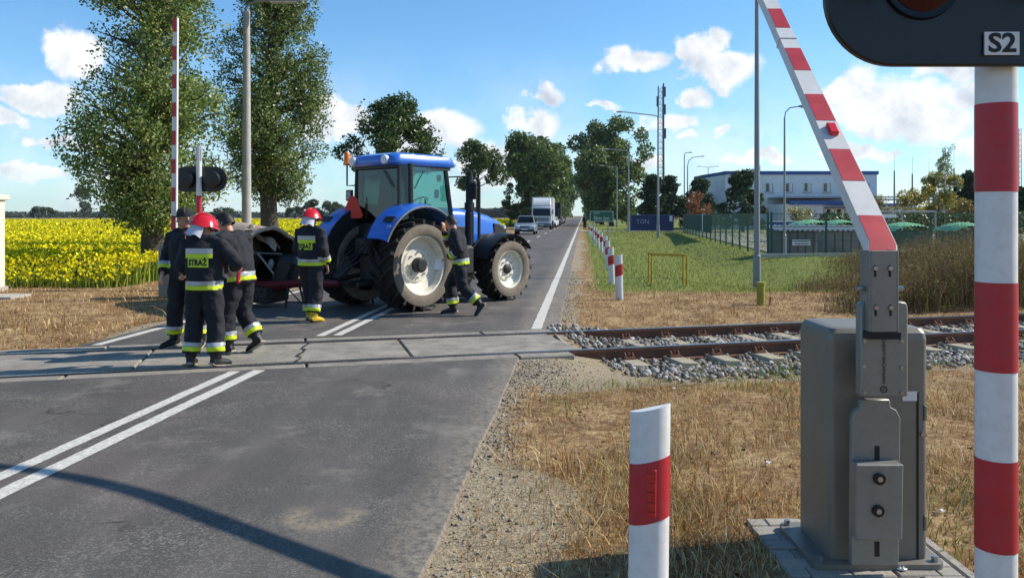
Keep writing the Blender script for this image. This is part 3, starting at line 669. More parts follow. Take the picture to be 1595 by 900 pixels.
tag(leaf_quads('weed_seed_heads', np.stack([X[sel] + RNG.normal(0, .07, len(sel)), Y[sel] + RNG.normal(0, .07, len(sel)), lz], 1), .05, WEED + ['93806a', '7a6a58'], GR, aspect=.4), 'withered leaves and seed heads of the tall weeds', 'weeds', kind='stuff')
# fallen leaves and scraps of paper on the verge
X, Y = wedge(3600, 3.3, 18, 1.0); t = road_t(X, Y); k = ((t > -.2) & (zones(X, Y)[0] < .5) & (np.abs(track_d(X, Y)) > 1.3) | ((t < -6.8))) & ~((X > 1.26) & (X < 2.12) & (Y < 4.36)); X, Y = X[k], Y[k]
tag(leaf_quads('leaf_litter', np.stack([X, Y, gz(X, Y) + .02], 1), .032, ['75573a', '8f7350', '5f4630', 'a8946c', '957a52'], GR, flat=.6), 'dead leaves scattered over the dry verge', 'leaves', kind='stuff')
for (u, v, lab) in ((1195, 722, 'crumpled white scrap of paper in the dry grass by the machine'), (1050, 608, 'small white scrap lying in the grass near the ballast'), (1405, 890, 'white crumb of rubble at the foot of the machine'), (1465, 797, 'pale scrap of paper in the dry grass beside the striped post')):
    p = gp(u, v); mb = MB(); mb.sph((0, 0, .015), (.035, .028, .02), 8, 5)
    mb.v = [(x * random.uniform(.5, 1.4), y * random.uniform(.5, 1.4), z * random.uniform(.3, 1.2)) for x, y, z in mb.v]; mb.v = [(x * .6, y * .6, z * .45) for x, y, z in mb.v]
    o = mb.build('paper_scrap', mat('scrap', 'd9d6cf', .8), smooth=False); o.location = (p.x, p.y, float(gz(p.x, p.y)) + .02); tag(o, lab, 'litter')

# ------------------------------------------------------------------ trees
BARK = mat('bark', '4a4136', .95, var=.35, scale=7, bump=1.0, bscale=22, dirt='6d6355', dirt_amt=.5)
LEAF = leafmat('leaf', .38, .42, .5)
NEEDLE = leafmat('needle', .1, .7, .2)
def limb(mb, a, b, r0, r1, wob=.12, n=6, k=6):
    a, b = Vector(a), Vector(b); L = (b - a).length; pts = []
    for i in range(n + 1):
        f = i / n; p = a.lerp(b, f); p.z += L * .12 * math.sin(f * PI) * .4
        if 0 < i < n: p += Vector((random.uniform(-1, 1), random.uniform(-1, 1), random.uniform(-.5, .5))) * L * wob * .35
        pts.append(p)
    mb.tube(pts, [r0 + (r1 - r0) * (i / n) for i in range(n + 1)], k)
    return pts
def tree(name, label, loc, trunk_h, trunk_r, clumps, nleaf, leaf, pal, group=None, top=None, gap=.42, leafm=None, bark=None, flat=0., suckers=0, skirt=None, cat='tree', lean=(0, 0), pts_extra=None, shell=.5):
    """clumps: (x, y, z, rx, ry, rz) about the tree's foot"""
    t = thing(name, label, cat, loc, 0, group); mb = MB()
    top = top or max(c[2] for c in clumps)
    spine = []
    for i in range(11):
        f = i / 10; spine.append(Vector((lean[0] * f + trunk_r * .5 * math.sin(f * 7 + loc[0]), lean[1] * f + trunk_r * .5 * math.cos(f * 5 + loc[1]), top * f)))
    rr = [trunk_r * (1.35 if i == 0 else 1) * (1 - .86 * (i / 10) ** 1.1) for i in range(11)]
    mb.tube([Vector((0, 0, -.2))] + spine, [trunk_r * 1.6] + rr, 12)
    P = []; W_ = []
    for c in clumps:
        cz = c[2]; base = max(trunk_h * .8, cz - max(c[3], .6) * random.uniform(.8, 1.5)); f = min(1, base / top); k = min(9, int(f * 10)); s = spine[k].lerp(spine[k + 1], f * 10 - k) if k < 10 else spine[10]
        d = math.hypot(c[0] - s.x, c[1] - s.y)
        if d > .25:
            pts = limb(mb, s, (c[0], c[1], cz), max(.025, trunk_r * .32 * (1 - f * .5)), .015, k=6 if leaf < .2 else 4)
            for q in range(3 if leaf < .12 else 1 if leaf < .2 else 0):
                e = Vector((c[0], c[1], cz)) + Vector((random.uniform(-1, 1) * c[3], random.uniform(-1, 1) * c[4], random.uniform(-.3, 1) * c[5])) * .8
                limb(mb, pts[3 + q], e, .022, .006, n=3, k=4)
        vol = c[3] * c[4] * c[5]; W_.append(vol ** .75)
    mb.build('trunk', bark or BARK, t, ang=80)
    W_ = np.array(W_) / sum(W_)
    for c, w in zip(clumps, W_):
        m = int(nleaf * w * 1.9) + 8
        q = RNG.normal(size=(m, 3)); q /= np.linalg.norm(q, axis=1)[:, None]; q *= (shell + (1 - shell) * RNG.uniform(0, 1, m) ** .6)[:, None] * RNG.uniform(.75, 1.12, m)[:, None]
        q = q * np.array(c[3:6]) + np.array(c[:3]); P.append(q)
    P = np.concatenate(P)
    sc = max(.45, leaf * 7)                            # gather leaves in sprays, leave holes between
    nn = (vnoise(P[:, 0] + P[:, 2] * .7, P[:, 1] * 1.1 + P[:, 2] * 1.3, sc, 5) + vnoise(P[:, 0] * 1.2 - P[:, 2], P[:, 1] - P[:, 2] * .6, sc * .55, 9)) / 2
    P = P[nn > gap]; P = P[RNG.permutation(len(P))[:nleaf]]
    if skirt is not None: P = np.concatenate([P, skirt])
    leaf_quads('crown', P, leaf, pal, leafm or LEAF, t, flat=flat)
    return t
def rc(n, x, y, z, s): return [(random.gauss(0, x), random.gauss(0, y), random.uniform(*z), *(random.uniform(*s) for _ in range(3))) for _ in range(n)]

POP = ['748a3e', '5f7634', '88994a', '4e642d', '9ba658', 'afb06c', '6b813a']
def poplar_clumps(prof, n, seed, s=(.5, .95), off=(0, 0)):
    """prof: (z, left reach, right reach)"""
    random.seed(seed); out = []
    for i in range(n):
        f = random.random(); z = prof[0][0] + f * (prof[-1][0] - prof[0][0])
        for a, b in zip(prof, prof[1:]):
            if a[0] <= z <= b[0]: g = (z - a[0]) / (b[0] - a[0]); l = a[1] + g * (b[1] - a[1]); r = a[2] + g * (b[2] - a[2]); break
        ang = random.uniform(0, 2 * PI); q = random.uniform(.15, 1) ** .6
        x = math.cos(ang) * q; x = x * (r if x > 0 else l); y = math.sin(ang) * q * (l + r) / 2
        sz = random.uniform(*s); out.append((x + off[0], y, z, sz, sz, sz * random.uniform(.8, 1.25)))
    return out
p1 = gp(237, 426); k1 = p1.y / FOC
prof = [(1.7, .35, 1.0), (2.3, 1.2, 1.7), (3.4, 2.1, 2.0), (4.8, 2.15, 1.9), (6.2, 1.7, 1.6), (8, 1.7, 1.7), (11, 1.5, 1.5), (14, .5, .5)]
tree('poplar_tree', 'large poplar at the left behind the striped upright barrier', (p1.x, p1.y, float(gz(p1.x, p1.y))), 2.0, .30, poplar_clumps(prof, 190, 3), 92000, .094, POP, 'roadside poplars', 14, gap=.40, cat='tree')
p2 = gp(422, 402); prof = [(2.6, .5, .9), (3.2, 1.0, 1.7), (4.6, 1.75, 2.0), (6.2, 1.85, 2.05), (8.5, 1.7, 1.8), (11, 1.5, 1.5), (15, .4, .4)]
tree('poplar_tree', 'poplar with thick dark trunk behind the lamp post', (p2.x, p2.y, float(gz(p2.x, p2.y))), 2.6, .36, poplar_clumps(prof, 180, 5), 84000, .097, ['5f763a', '506630', '70863f', '465a29', '889450', '9fa56e'], 'roadside poplars', 15, gap=.39)
# suckers with leaves around the first trunk's foot
random.seed(21)
OAK = ['3e5222', '4e6430', '344620', '607436', '475a28']
def round_crown(seed, w, z0, z1, n, s):
    random.seed(seed); out = []
    for i in range(n):
        a = random.uniform(0, 2 * PI); f = random.random(); z = z0 + (z1 - z0) * f; pr = math.sin(PI * (.18 + .74 * f)) ** .7; q = math.sqrt(random.random()) * w * pr
        sz = random.uniform(*s); out.append((math.cos(a) * q, math.sin(a) * q, z, sz, sz, sz * .8))
    return out
q = rd(-12.3, 50); tree('roadside_tree', 'round dark tree rising behind the tractor cab', (q.x, q.y, 0), 4.2, .2, round_crown(4, 2.9, 4.2, 8.6, 40, (.7, 1.15)), 19000, .18, OAK, 'trees along the far road', 8.4, gap=.43)
q = rd(-12.0, 91); tree('roadside_tree', 'smaller dark tree just right of the tractor cab', (q.x, q.y, 0), 4.8, .2, round_crown(6, 2.7, 4.8, 10.0, 26, (.8, 1.3)), 9000, .26, OAK, 'trees along the far road', 9.5, gap=.44)
q = rd(-10.6, 116); tree('roadside_tree', 'narrow thin tree left of the white truck', (q.x, q.y, 0), 2, .15, round_crown(9, 1.3, 1.2, 6.2, 22, (.4, .7)), 3000, .24, OAK, 'trees along the far road', 7, gap=.5)
AVL = ['4c6030', '5c7239', '6b8043', '3f5226', '7a884c']; AVR = ['54693a', '687c40', '7a8a4c', '44582a', '8e9858']
def avenue_crown(seed, w, z1, n): 
    random.seed(seed); out = []
    for i in range(n):
        f = random.random(); z = 1.2 + (z1 - 1.2) * f; wd = w * (.46 + .08 * math.sin(f * 9) if f < .42 else .55 + .5 * math.sin(PI * min(1, (f - .36) / .64)))
        a = random.uniform(0, 2 * PI); q = math.sqrt(random.random()) * wd; s = random.uniform(.9, 1.7); out.append((math.cos(a) * q, math.sin(a) * q, z, s, s, s))
    return out
labsL = ['broad leafy tree over the white truck', 'tall tree behind the white truck', 'third tree down the avenue on the left', 'fourth tree down the left avenue', 'fifth tree down the left avenue', 'sixth tree down the left avenue', 'last tree of the left avenue']
for i, (Y, t, w, z) in enumerate([(118, -7.4, 3.9, 12.9), (136, -7.6, 3.9, 14.2), (158, -7.8, 4.2, 15.5), (185, -7.6, 4.4, 15.5), (220, -7.6, 4.4, 16), (265, -7.4, 4.6, 16), (330, -7.4, 5, 17)]):
    q = rd(t, Y); tree('avenue_tree', labsL[i], (q.x, q.y, 0), 2, .35, avenue_crown(30 + i, w * 1.15, z, 80), 16000 if i < 4 else 6500, .34 + .0012 * Y, AVL, 'avenue trees far down the road', z * .92, gap=.36)
labsR = ['tall spreading tree right of the far road, nearest of its row', 'second tree of the right avenue', 'third tree of the right avenue', 'fourth tree of the right avenue', 'fifth tree of the right avenue', 'last tree of the right avenue']
for i, (Y, t, w, z) in enumerate([(128, 4.6, 5.6, 16.2), (146, 3.6, 4.2, 15.5), (170, 3.2, 4.4, 15.5), (205, 3.2, 4.4, 16), (250, 3.0, 4.6, 16), (315, 3.0, 5, 17)]):
    q = rd(t, Y); tree('avenue_tree', labsR[i], (q.x, q.y, 0), 2, .35, avenue_crown(60 + i, w * 1.12, z, 90), 20000 if i < 2 else 7000, .32 + .0012 * Y, AVR, 'avenue trees far down the road', z * .92, gap=.36)
# conifers and shrubs by the works building
PINE = ['31432a', '3d5032', '283a24', '4a5c38']
def pine_clumps(seed, w, z0, z1, n):
    random.seed(seed); out = []
    for i in range(n):
        f = random.random(); z = z0 + (z1 - z0) * f; q = w * (1 - f ** 1.4 * .85) * math.sqrt(random.random()); a = random.uniform(0, 2 * PI); s = random.uniform(.45, .9); out.append((math.cos(a) * q, math.sin(a) * q, z, s, s, s * .7))
    return out
for i, (u, v, Y, w, lab) in enumerate([(1018, 268, 98, 1.9, 'dark pine behind the lattice mast'), (1046, 274, 100, 1.9, 'dark pine just right of the lattice mast'), (1092, 276, 92, 1.7, 'dark pine left of the office building'), (1158, 264, 80, 2.1, 'large dark pine in front of the office building'), (1511, 266, 78, 1.4, 'dark pine beside the striped signal post'), (1588, 290, 74, 2.0, 'dark pine at the right edge of the picture')]):
    q = at(u, v, Y); z = q.z; tree('pine_tree', lab, (q.x, q.y, 0), .8, .16, pine_clumps(80 + i, w * 1.25, .7, z - .4, 64), 10000, .28, PINE, 'pines by the works yard', z, gap=.36, leafm=NEEDLE)
YEL = ['a09a30', 'bcab34', '86872f', 'cdb93f', '76762c', '9a7a30']
for i, (u, v, Y, w, nl, pal, lab) in enumerate([(1462, 268, 76, 2.9, 11000, YEL, 'yellowing tree between the barrier arm and the signal post'), (1418, 292, 82, 1.9, 4200, YEL + ['7d6a34'], 'thin yellowing bush right of the office building'), (1370, 300, 84, 1.2, 1800, ['8a7a4a', '7d8040'], 'sparse shrub against the end of the office building'), (1086, 300, 84, 1.1, 2600, ['8a5a34', '7d5030', '9a6a40'], 'rusty brown shrub behind the green fence'), (1508, 310, 70, 1.5, 3000, ['7a5f2c', '8c7634', '6a6a2a'], 'brownish shrub just left of the signal post'), (1240, 318, 78, 1.2, 1500, ['8a8a4a', '9a8f50'], 'pale shrub in front of the office entrance')]):
    q = at(u, v, Y); tree('shrub', lab, (q.x, q.y, 0), .6, .09, round_crown(100 + i, w, .7, q.z - .4, 26, (.45, .9)), nl, .17, pal, 'shrubs in the works yard', q.z - .3, gap=.46)
q = at(1472, 226, 74); random.seed(5)
tree('birch_tree', 'thin airy birch standing above the yellow tree', (q.x, q.y, 0), 1.5, .10, [(random.gauss(0, .5) * (1 - f) * 2.2, random.gauss(0, .6), 2 + f * (q.z - 2), .35, .35, .6) for f in np.linspace(0, 1, 34)], 2600, .15, ['7d8a55', '8f9866', '6a7848'], None, q.z, gap=.5, bark=mat('birch_bark', 'b9b4a8', .8, var=.3, scale=9))
# low hedge along the yard
mbp = []
X = RNG.uniform(24, 52, 9000); Yh = 62 + RNG.normal(0, 1.0, 9000); Zh = RNG.uniform(.1, 1, 9000) ** .7 * (1.6 + .5 * fbm(X, Yh, 2, 70))
hg = leaf_quads('hedge', np.stack([X, Yh, Zh], 1), .22, ['33451f', '44552a', '56602f', '2a3a1c'], LEAF); tag(hg, 'dark hedge along the works yard behind the tall weeds', 'hedge')
# far trees on the horizon
random.seed(40)
for i, (u, v, w, Y, lab) in enumerate([(132, 292, 20, 330, 'far tree on the horizon left of the big poplar'), (60, 322, 12, 420, 'small far tree beyond the yellow field, leftmost of its row'), (78, 324, 10, 430, 'second small far tree beyond the yellow field'), (165, 320, 14, 380, 'low far tree beside the first poplar trunk'), (486, 310, 16, 300, 'far tree above the standing firefighter'), (460, 322, 14, 310, 'low far tree between the second poplar and the tractor'), (514, 314, 20, 290, 'far tree touching the left tractor fender'), (345, 324, 16, 360, 'low far tree behind the bareheaded firefighter')]):
    q = at(u, v, Y); wd = w * Y / FOC; tree('far_tree', lab, (q.x, q.y, 0), 1.2, .25, round_crown(140 + i, wd, 1.5, q.z - .8, 18, (wd * .3, wd * .5)), 1500, .9, ['4b5a3c', '5a6846', '3f4d35'], 'scattered trees on the horizon', q.z * .9, gap=.44)
def far_wood(label, x0, x1, Y, h, n, pal):
    X = RNG.uniform(x0, x1, n); Yv = Y + RNG.uniform(-18, 18, n); top = h * (.62 + .55 * fbm(X, 0 * X, 22, 77)); Z = RNG.uniform(0, 1, n) ** .7 * top
    o = leaf_quads('far_wood', np.stack([X, Yv, Z], 1), 2.2, pal, LEAF); tag(o, label, 'woodland', kind='stuff')
far_wood('dark distant wood on the horizon behind the car queue', -60, 20, 620, 9.0, 7000, ['2f3d33', '36463a', '293630'])
far_wood('distant line of low trees beyond the yellow field', -480, -60, 640, 5.0, 12000, ['46543f', '3c4a38', '505e46'])
far_wood('distant tree line behind the works yard', 60, 520, 560, 8.0, 12000, ['46543f', '3c4a38', '505e46'])

# ------------------------------------------------------------------ buildings, fences, masts, lamps, signs
GALV = mat('galvanised', '8d9091', .5, .5, var=.10, scale=9)
POSTG = mat('painted_grey', '878a8c', .55, .2, var=.08, scale=5)
CONP = mat('post_concrete', 'aaa69c', .9, var=.12, scale=4, dirt='7d786e', dirt_amt=.5, bump=.3)
WALL = mat('render_wall', 'd8dadb', .9, var=.07, scale=.8, dirt='8a8e90', dirt_amt=.3)
WALL2 = mat('render_wall_low', 'd6d5d1', .9, var=.07, scale=.8, dirt='8f8e8a', dirt_amt=.35)
BLUE = mat('blue_trim', '1f4f8c', .5, var=.1)
DARKG = mat('dark_glass', '1a2228', .08, .0, spec=.8); FRAMEW = mat('white_frame', 'd6d6d2', .5)
def window(parent, x, y, z, w, h, M):
    f = MB(M); t = .07
    f.box((x, y - .03, z + h / 2 - t / 2), (w, .1, t)); f.box((x, y - .03, z - h / 2 + t / 2), (w, .1, t)); f.box((x - w / 2 + t / 2, y - .03, z), (t, .1, h - 2 * t)); f.box((x + w / 2 - t / 2, y - .03, z), (t, .1, h - 2 * t)); f.box((x, y - .03, z), (t, .1, h - 2 * t))
    fr = f.build('window', FRAMEW, parent); MB(M).box((x, y + .0, z), (w - .1, .06, h - .1)).build('pane', DARKG, fr); MB(M).box((x, y - .09, z - h / 2 - .03), (w + .15, .16, .05)).build('sill', POSTG, fr)
    MB(M).box((x + w * .22, y - .045, z), (w * .28, .02, h - .18)).build('blind', FRAMEW, fr)
def block(mb, x0, x1, y0, y1, z0, z1): return mb.box(((x0 + x1) / 2, (y0 + y1) / 2, (z0 + z1) / 2), (x1 - x0, y1 - y0, z1 - z0))
YB = 98.0
def bx(u, Y=YB): return (u - CX) * Y / FOC
def bz(v, Y=YB): return CAM_H - (v - HOR) * Y / FOC
ob = thing('office_building', 'long two-storey grey office with blue roof edge beyond the fence', 'building', (bx(1130), YB, 0))
x0 = bx(1130); E = lambda u: bx(u) - x0; WX = bx(1095, YB + 9) - x0
ztop = bz(272); mb = MB(); block(mb, E(1130), E(1366), 0, 12, 0, ztop); mb.build('wall', WALL, ob)
mb = MB(); mb.prism([(E(1130), .02), (WX, 9), (WX, 14), (E(1130), 14)], lambda a, b: (a, b, 0), lambda a, b: (a, b, ztop - .02)); mb.build('angled_wing', WALL, ob)
mb = MB(); block(mb, E(1130) - .1, E(1366) + .15, -.18, 12.1, ztop, ztop + .42); rf = mb.build('roof_edge', BLUE, ob)
mb = MB(); mb.prism([(E(1130), -.12), (WX - .1, 8.9), (WX - .1, 14), (E(1130), 14)], lambda a, b: (a, b, ztop - .01), lambda a, b: (a, b, ztop + .4)); mb.build('wing_roof_edge', BLUE, ob)
MB().box((E(1192), 3, ztop + .8), (.5, .5, .9)).build('roof_vent', POSTG, rf)
for u in (1198, 1229, 1258, 1288, 1348): window(ob, E(u), 0, bz(292), 1.0, 1.15, None)
for u in (1112,): MB().box((E(u), 4.0, bz(308)), (1.4, .1, 1.0), (0, 0, R(-70))).build('window', DARKG, ob)
# lower storey front with canopy
mb = MB(); block(mb, E(1196), E(1322), -5.5, -.01, 0, bz(318, YB - 5.5)); mb.build('ground_floor', WALL2, ob)
mb = MB(); block(mb, E(1205), E(1318), -6.0, -5.3, bz(319, YB - 5.5), bz(313, YB - 5.5)); mb.build('canopy_fascia', BLUE, ob)
mb = MB(); block(mb, E(1196), E(1322), -5.7, -.05, bz(309, YB) - .1, bz(308, YB)); mb.build('upper_ledge', POSTG, ob)
for u in (1238, 1268, 1284, 1302): window(ob, E(u) * .955 + .3, -5.52, bz(331, YB - 5.5), 1.1, .9, None)
mb = MB(); block(mb, E(1256), E(1316), -6.6, -5.52, bz(325, YB - 6), bz(323, YB - 6)); mb.build('entrance_roof', mat('rust_trim', '6a4a42', .7), ob)
for u in (1258, 1314): MB().cyl((E(u) * .95, -6.4, 0), (E(u) * .95, -6.4, bz(325, YB - 6)), .07).build('entrance_post', POSTG, ob)
mb = MB(); block(mb, E(1322) + .02, E(1396), -4.5, 2, 0, bz(321, YB - 4)); mb.build('annex', WALL2, ob)
mb = MB(); block(mb, E(1320) + .3, E(1398), -4.7, 2.1, bz(321, YB - 4) + .002, bz(317, YB - 4)); mb.build('annex_roof_edge', BLUE, ob)
# pipe bridge right of the building
pb = thing('pipe_bridge', 'grey pipe rack running right from the office building', 'pipe rack', (bx(1397), YB, 0))
for z in (bz(307), bz(311)): MB().cyl((-3, 0, z), (bx(1470) - bx(1397), 0, z), .09).build('pipe', GALV, pb)
for i in range(4): MB().box((i * 1.9, 0, bz(309) / 2), (.14, .14, bz(309))).build('support', GALV, pb)
# masts behind the yard
for u, v, lab in ((1393, 266, 'slim mast standing right of the office building'), (1421, 271, 'second slim mast right of the office building'), (1486, 262, 'slim mast behind the birch'), (1447, 272, 'slim mast behind the yellow tree')):
    q = at(u, v, 120); o = MB().cyl((0, 0, 0), (0, 0, q.z), .16, .10, 8).cyl((0, 0, q.z), (0, 0, q.z + 2.6), .03, .02, 6).build('mast', mat('mast_grey', '5d6268', .6)); o.location = (q.x, q.y, 0); tag(o, lab, 'mast', 'slim masts in the works yard')
def lattice(label, loc, h, w, m, nseg):
    t = thing('lattice_tower', label, 'tower', loc); legs = [(-w / 2, -w / 2), (w / 2, -w / 2), (w / 2, w / 2), (-w / 2, w / 2)]
    for (x, y) in legs: MB().cyl((x, y, 0), (x * .8, y * .8, h), w * .085, w * .06, 6).build('leg', m, t)
    mb = MB()
    for k in range(nseg):
        za, zb = h * k / nseg, h * (k + 1) / nseg
        for i in range(4):
            a, b = legs[i], legs[(i + 1) % 4]; s1, s2 = 1 - .2 * za / h, 1 - .2 * zb / h
            mb.cyl((a[0] * s1, a[1] * s1, za), (b[0] * s2, b[1] * s2, zb), w * .035, n=4); mb.cyl((a[0] * s1, a[1] * s1, za), (b[0] * s1, b[1] * s1, za), w * .03, n=4)
    mb.build('bracing', m, t); return t
q = at(1029, 134, 150); t = lattice('tall lattice telecom mast behind the street lamp', (q.x, q.y, 0), q.z, 1.05, mat('tower_grey', '8a9098', .6, .3), 22)
for i, (dx, dz) in enumerate(((.75, -1.2), (.75, -4.5), (-.7, -3), (.8, -9))): MB().box((dx, -.4, q.z + dz), (.28, .2, 1.9)).build('antenna_panel', mat('ant_dark', '3c434c', .6), t)
MB().cyl((.55, -.5, 0), (.45, -.5, q.z + .4), .14, n=6).build('cable_run', mat('ant_dark', '3c434c', .6), t)
q = at(1586, 172, 160); t = lattice('slender dark lattice mast at the right edge', (q.x, q.y, 0), q.z * .84, .9, mat('ant_dark', '3c434c', .6), 18); MB().cyl((0, 0, q.z * .83), (0, 0, q.z), .08, .03, 6).build('spire', MATS['ant_dark'], t)

# street lamps
LAMPH = mat('lamp_head', '9a9c9c', .45, .3)
def lamp(name, label, u, vb, h, arm, r, Y=None, curve=False, m=None, both=False):
    p = gp(u, vb) if Y is None else Vector(((u - CX) * Y / FOC, Y, 0)); t = thing(name, label, 'street lamp', (p.x, p.y, float(gz(p.x, p.y))), 0, 'street lamps')
    m = m or GALV; MB().tube([(0, 0, -.1), (0, 0, .9), (0, 0, .92), (0, 0, h)], [r * 1.35, r * 1.3, r, r * .6], 12).build('pole', m, t)
    for sg in ((1, -1) if both else (1,)):
        a = arm * sg
        if curve: pts = [(0, 0, h - .02), (a * .08, 0, h + abs(a) * .35), (a * .35, 0, h + abs(a) * .62), (a, 0, h + abs(a) * .72)]
        else: pts = [(0, 0, h - .08), (a * .1, 0, h + .02), (a, 0, h + .22 * abs(a) / 2)]
        MB().tube(pts, r * .42, 8).build('arm', m, t); e = Vector(pts[-1]); s = math.copysign(1, a)
        mb = MB(); mb.sph((0, 0, 0), (.34, .13, .07), 12, 6); mb.v = [(x + e.x + s * .25, y, max(z, -.04) + e.z) for x, y, z in mb.v]; hd = mb.build('lamp_head', LAMPH, t)
        MB().box((e.x + s * .28, 0, e.z - .05), (.4, .16, .03)).build('diffuser', mat('lamp_glass', 'c9ccd0', .2), hd)
    return t
lamp('street_lamp', 'tall grey lamp post standing in the grass right of the gas pipe', 1179, 428, 9.2, -1.6, .085, m=POSTG)
lamp('street_lamp', 'street lamp with arm over the grass beside the lattice mast', 1025, 368, 9.75, -2.8, .10)
lamp('street_lamp', 'street lamp near the town sign with arm towards the road', 979, 361, 8.3, -2.1, .10)
lamp('street_lamp', 'far street lamp just left of the lamp by the town sign', 961, 354, 8.6, -2.0, .11)
lamp('street_lamp', 'slim curved lamp behind the concrete bin shed', 1222, 399, 5.7, .62, .055, curve=True)
lamp('street_lamp', 'curved yard lamp bending right above the green fence', 1071, 0, 8.2, 1.7, .11, Y=104, curve=True)
lamp('street_lamp', 'straight yard lamp with small head, left of the curved one', 1066, 0, 9.4, .5, .10, Y=102, curve=True)
lamp('street_lamp', 'two-armed lamp peeping over the corner of the office roof', 1103, 0, 10.8, 1.5, .09, Y=150, both=True)
# concrete lamp post on the left
p = gp(384, 420); t = thing('street_lamp', 'round concrete lamp post between the two poplars', 'street lamp', (p.x, p.y, -.04), 0, 'street lamps')
kk = p.y / FOC; h = CAM_H + (HOR - 16) * kk
MB().tube([(0, 0, -.1), (0, 0, h)], [.155, .10], 14).build('pole', CONP, t)
MB().cyl((0, 0, h - .35), (0, 0, h + .12), .055).build('socket', GALV, t)
MB().tube([(0, 0, h), (.05, 0, h + .22), (.3, 0, h + .3), (.75, 0, h + .33)], .035, 8).build('arm', GALV, t)
mb = MB(); mb.sph((0, 0, 0), (.62, .17, .10), 14, 8); mb.v = [(x + 1.12, y, max(z, -.045) + h + .33) for x, y, z in mb.v]; hd = mb.build('lamp_head', LAMPH, t); MB().box((1.15, 0, h + .27), (.8, .22, .03)).build('diffuser', mat('lamp_glass', 'c9ccd0', .2), hd)

# green wire fence round the yard
FG = mat('fence_green', '1c4a3c', .5, .1, var=.1)
def fence(label, pts, h, gap_from=None):
    t = thing('wire_fence', label, 'fence', (pts[0].x, pts[0].y, 0)); o = pts[0]
    for a, b in zip(pts, pts[1:]):
        L = (b - a).length; n = max(1, round(L / 2.5))
        for i in range(n):
            p, q = a.lerp(b, i / n) - o, a.lerp(b, (i + 1) / n) - o
            MB().box((p.x, p.y, h / 2), (.07, .07, h + .1)).build('post', FG, t)
            mb = MB(); d = q - p; nn = 30
            for k in range(1, nn):
                w = p.lerp(q, k / nn); mb.tube([(w.x, w.y, .08), (w.x, w.y, h)], .0034, 3)
            for z in (.1, h * .35, h * .68, h - .02): mb.tube([(p.x, p.y, z), (q.x, q.y, z)], .011, 3)
            mb.build('wire_panel', FG, t, smooth=False)
    e = pts[-1] - o; MB().box((e.x, e.y, h / 2), (.07, .07, h + .1)).build('post', FG, t); return t
c0 = gp(1196, 399); c1 = gp(1064, 363)
f1 = fence('green wire fence running away along the edge of the lawn', [c0, c1], 1.75)
c2 = Vector((c0.x + 22, c0.y + 4.5, 0)); f2 = fence('green wire fence along the front of the yard behind the weeds', [c0 + Vector((.15, .02, 0)), c2], 1.75)
q = c0.lerp(c1, .58) - c0; d = (c1 - c0).normalized()
pl = MB().box((q.x - .06, q.y - .05, 1.15), (.5, .02, 1.25), (0, 0, math.atan2(d.y, d.x))).build('notice_board', mat('white_sign', 'd8d8d4', .6), f1)
# dark privacy screen hung on the far half of the fence
a, b = c0.lerp(c1, .45) - c0, c0.lerp(c1, .98) - c0; nrm = Vector((-d.y, d.x, 0)) * .05
mb = MB(); mb.prism([(0, .5), (1, .5), (1, 1.7), (0, 1.7)], lambda s, z: (a.lerp(b, s) + nrm) + Vector((0, 0, z)), lambda s, z: (a.lerp(b, s) + nrm * 1.2) + Vector((0, 0, z))); mb.build('privacy_screen', mat('screen_green', '1d4438', .85, var=.2, scale=1.5), f1)
# concrete kerb under the front fence
o = MB().box((0, 0, .04), (5.5, .12, .16), (0, 0, R(8))).build('kerb_block', CONP); o.location = (c0.x + 2.2, c0.y - .1, 0); tag(o, 'pale concrete kerb at the foot of the front fence', 'kerb')

# concrete bin sheds with corrugated roofs
SHED = mat('shed_concrete', '74766f', .9, var=.14, scale=2, dirt='585a55', dirt_amt=.5, bump=.2)
CORR = mat('asbestos_roof', 'a9aba5', .85, var=.1, scale=5)
GREENP = mat('green_sheet', '3fa05a', .5, var=.25, scale=3, dirt='d8ead8', dirt_amt=1.0)
def corrugated(x0, x1, y0, y1, z0, z1, n, amp=.035):
    mb = MB(); mb.grid(lambda u, v: (x0 + (x1 - x0) * u, y0 + (y1 - y0) * v, z0 + (z1 - z0) * v + amp * math.sin(u * n * 2 * PI)), n * 8 + 1, 3)
    k = len(mb.v); mb.add([(x, y, z - .03) for x, y, z in mb.v[:k]], [tuple(reversed(f)) for f in mb.f[:]]); return mb
def shed(u0, u1, Y, vt, label, sign):
    xa, xb = (u0 - CX) * Y / FOC, (u1 - CX) * Y / FOC; zt = CAM_H - (vt - HOR) * Y / FOC; w = xb - xa
    t = thing('bin_shed', label, 'shed', ((xa + xb) / 2, Y, -.05)); MB().box((0, .7, zt / 2), (w, 1.4, zt), None).build('wall', SHED, t, bevel=.02)
    corrugated(-w / 2 - .12, w / 2 + .12, -.15, 1.5, zt + .05, zt + .25, 9).build('corrugated_roof', CORR, t)
    for i in range(5): MB().box((-w / 2 + w * (i + .5) / 5, -.015, zt / 2), (.03, .03, zt - .1)).build('wall_joint', mat('joint_dark', '4c4e4a', .9), t)
    if sign:
        s = MB().box((w * .08, -.06, zt * .56), (w * .46, .02, .24)).build('sign_plate', mat('white_sign', 'd8d8d4', .6), t)
        for j in range(2): MB().box((w * .08, -.073, zt * .56 + .05 - j * .1), (w * .36, .004, .03)).build('printed_line', mat('ink', '35363a', .7), s)
    return t
shed(1212, 1273, 33.5, 359, 'grey concrete bin shed with white sign plate at the yard corner', True)
shed(1281, 1345, 35.5, 359, 'grey concrete shed beside the one with the sign, without a plate', False)
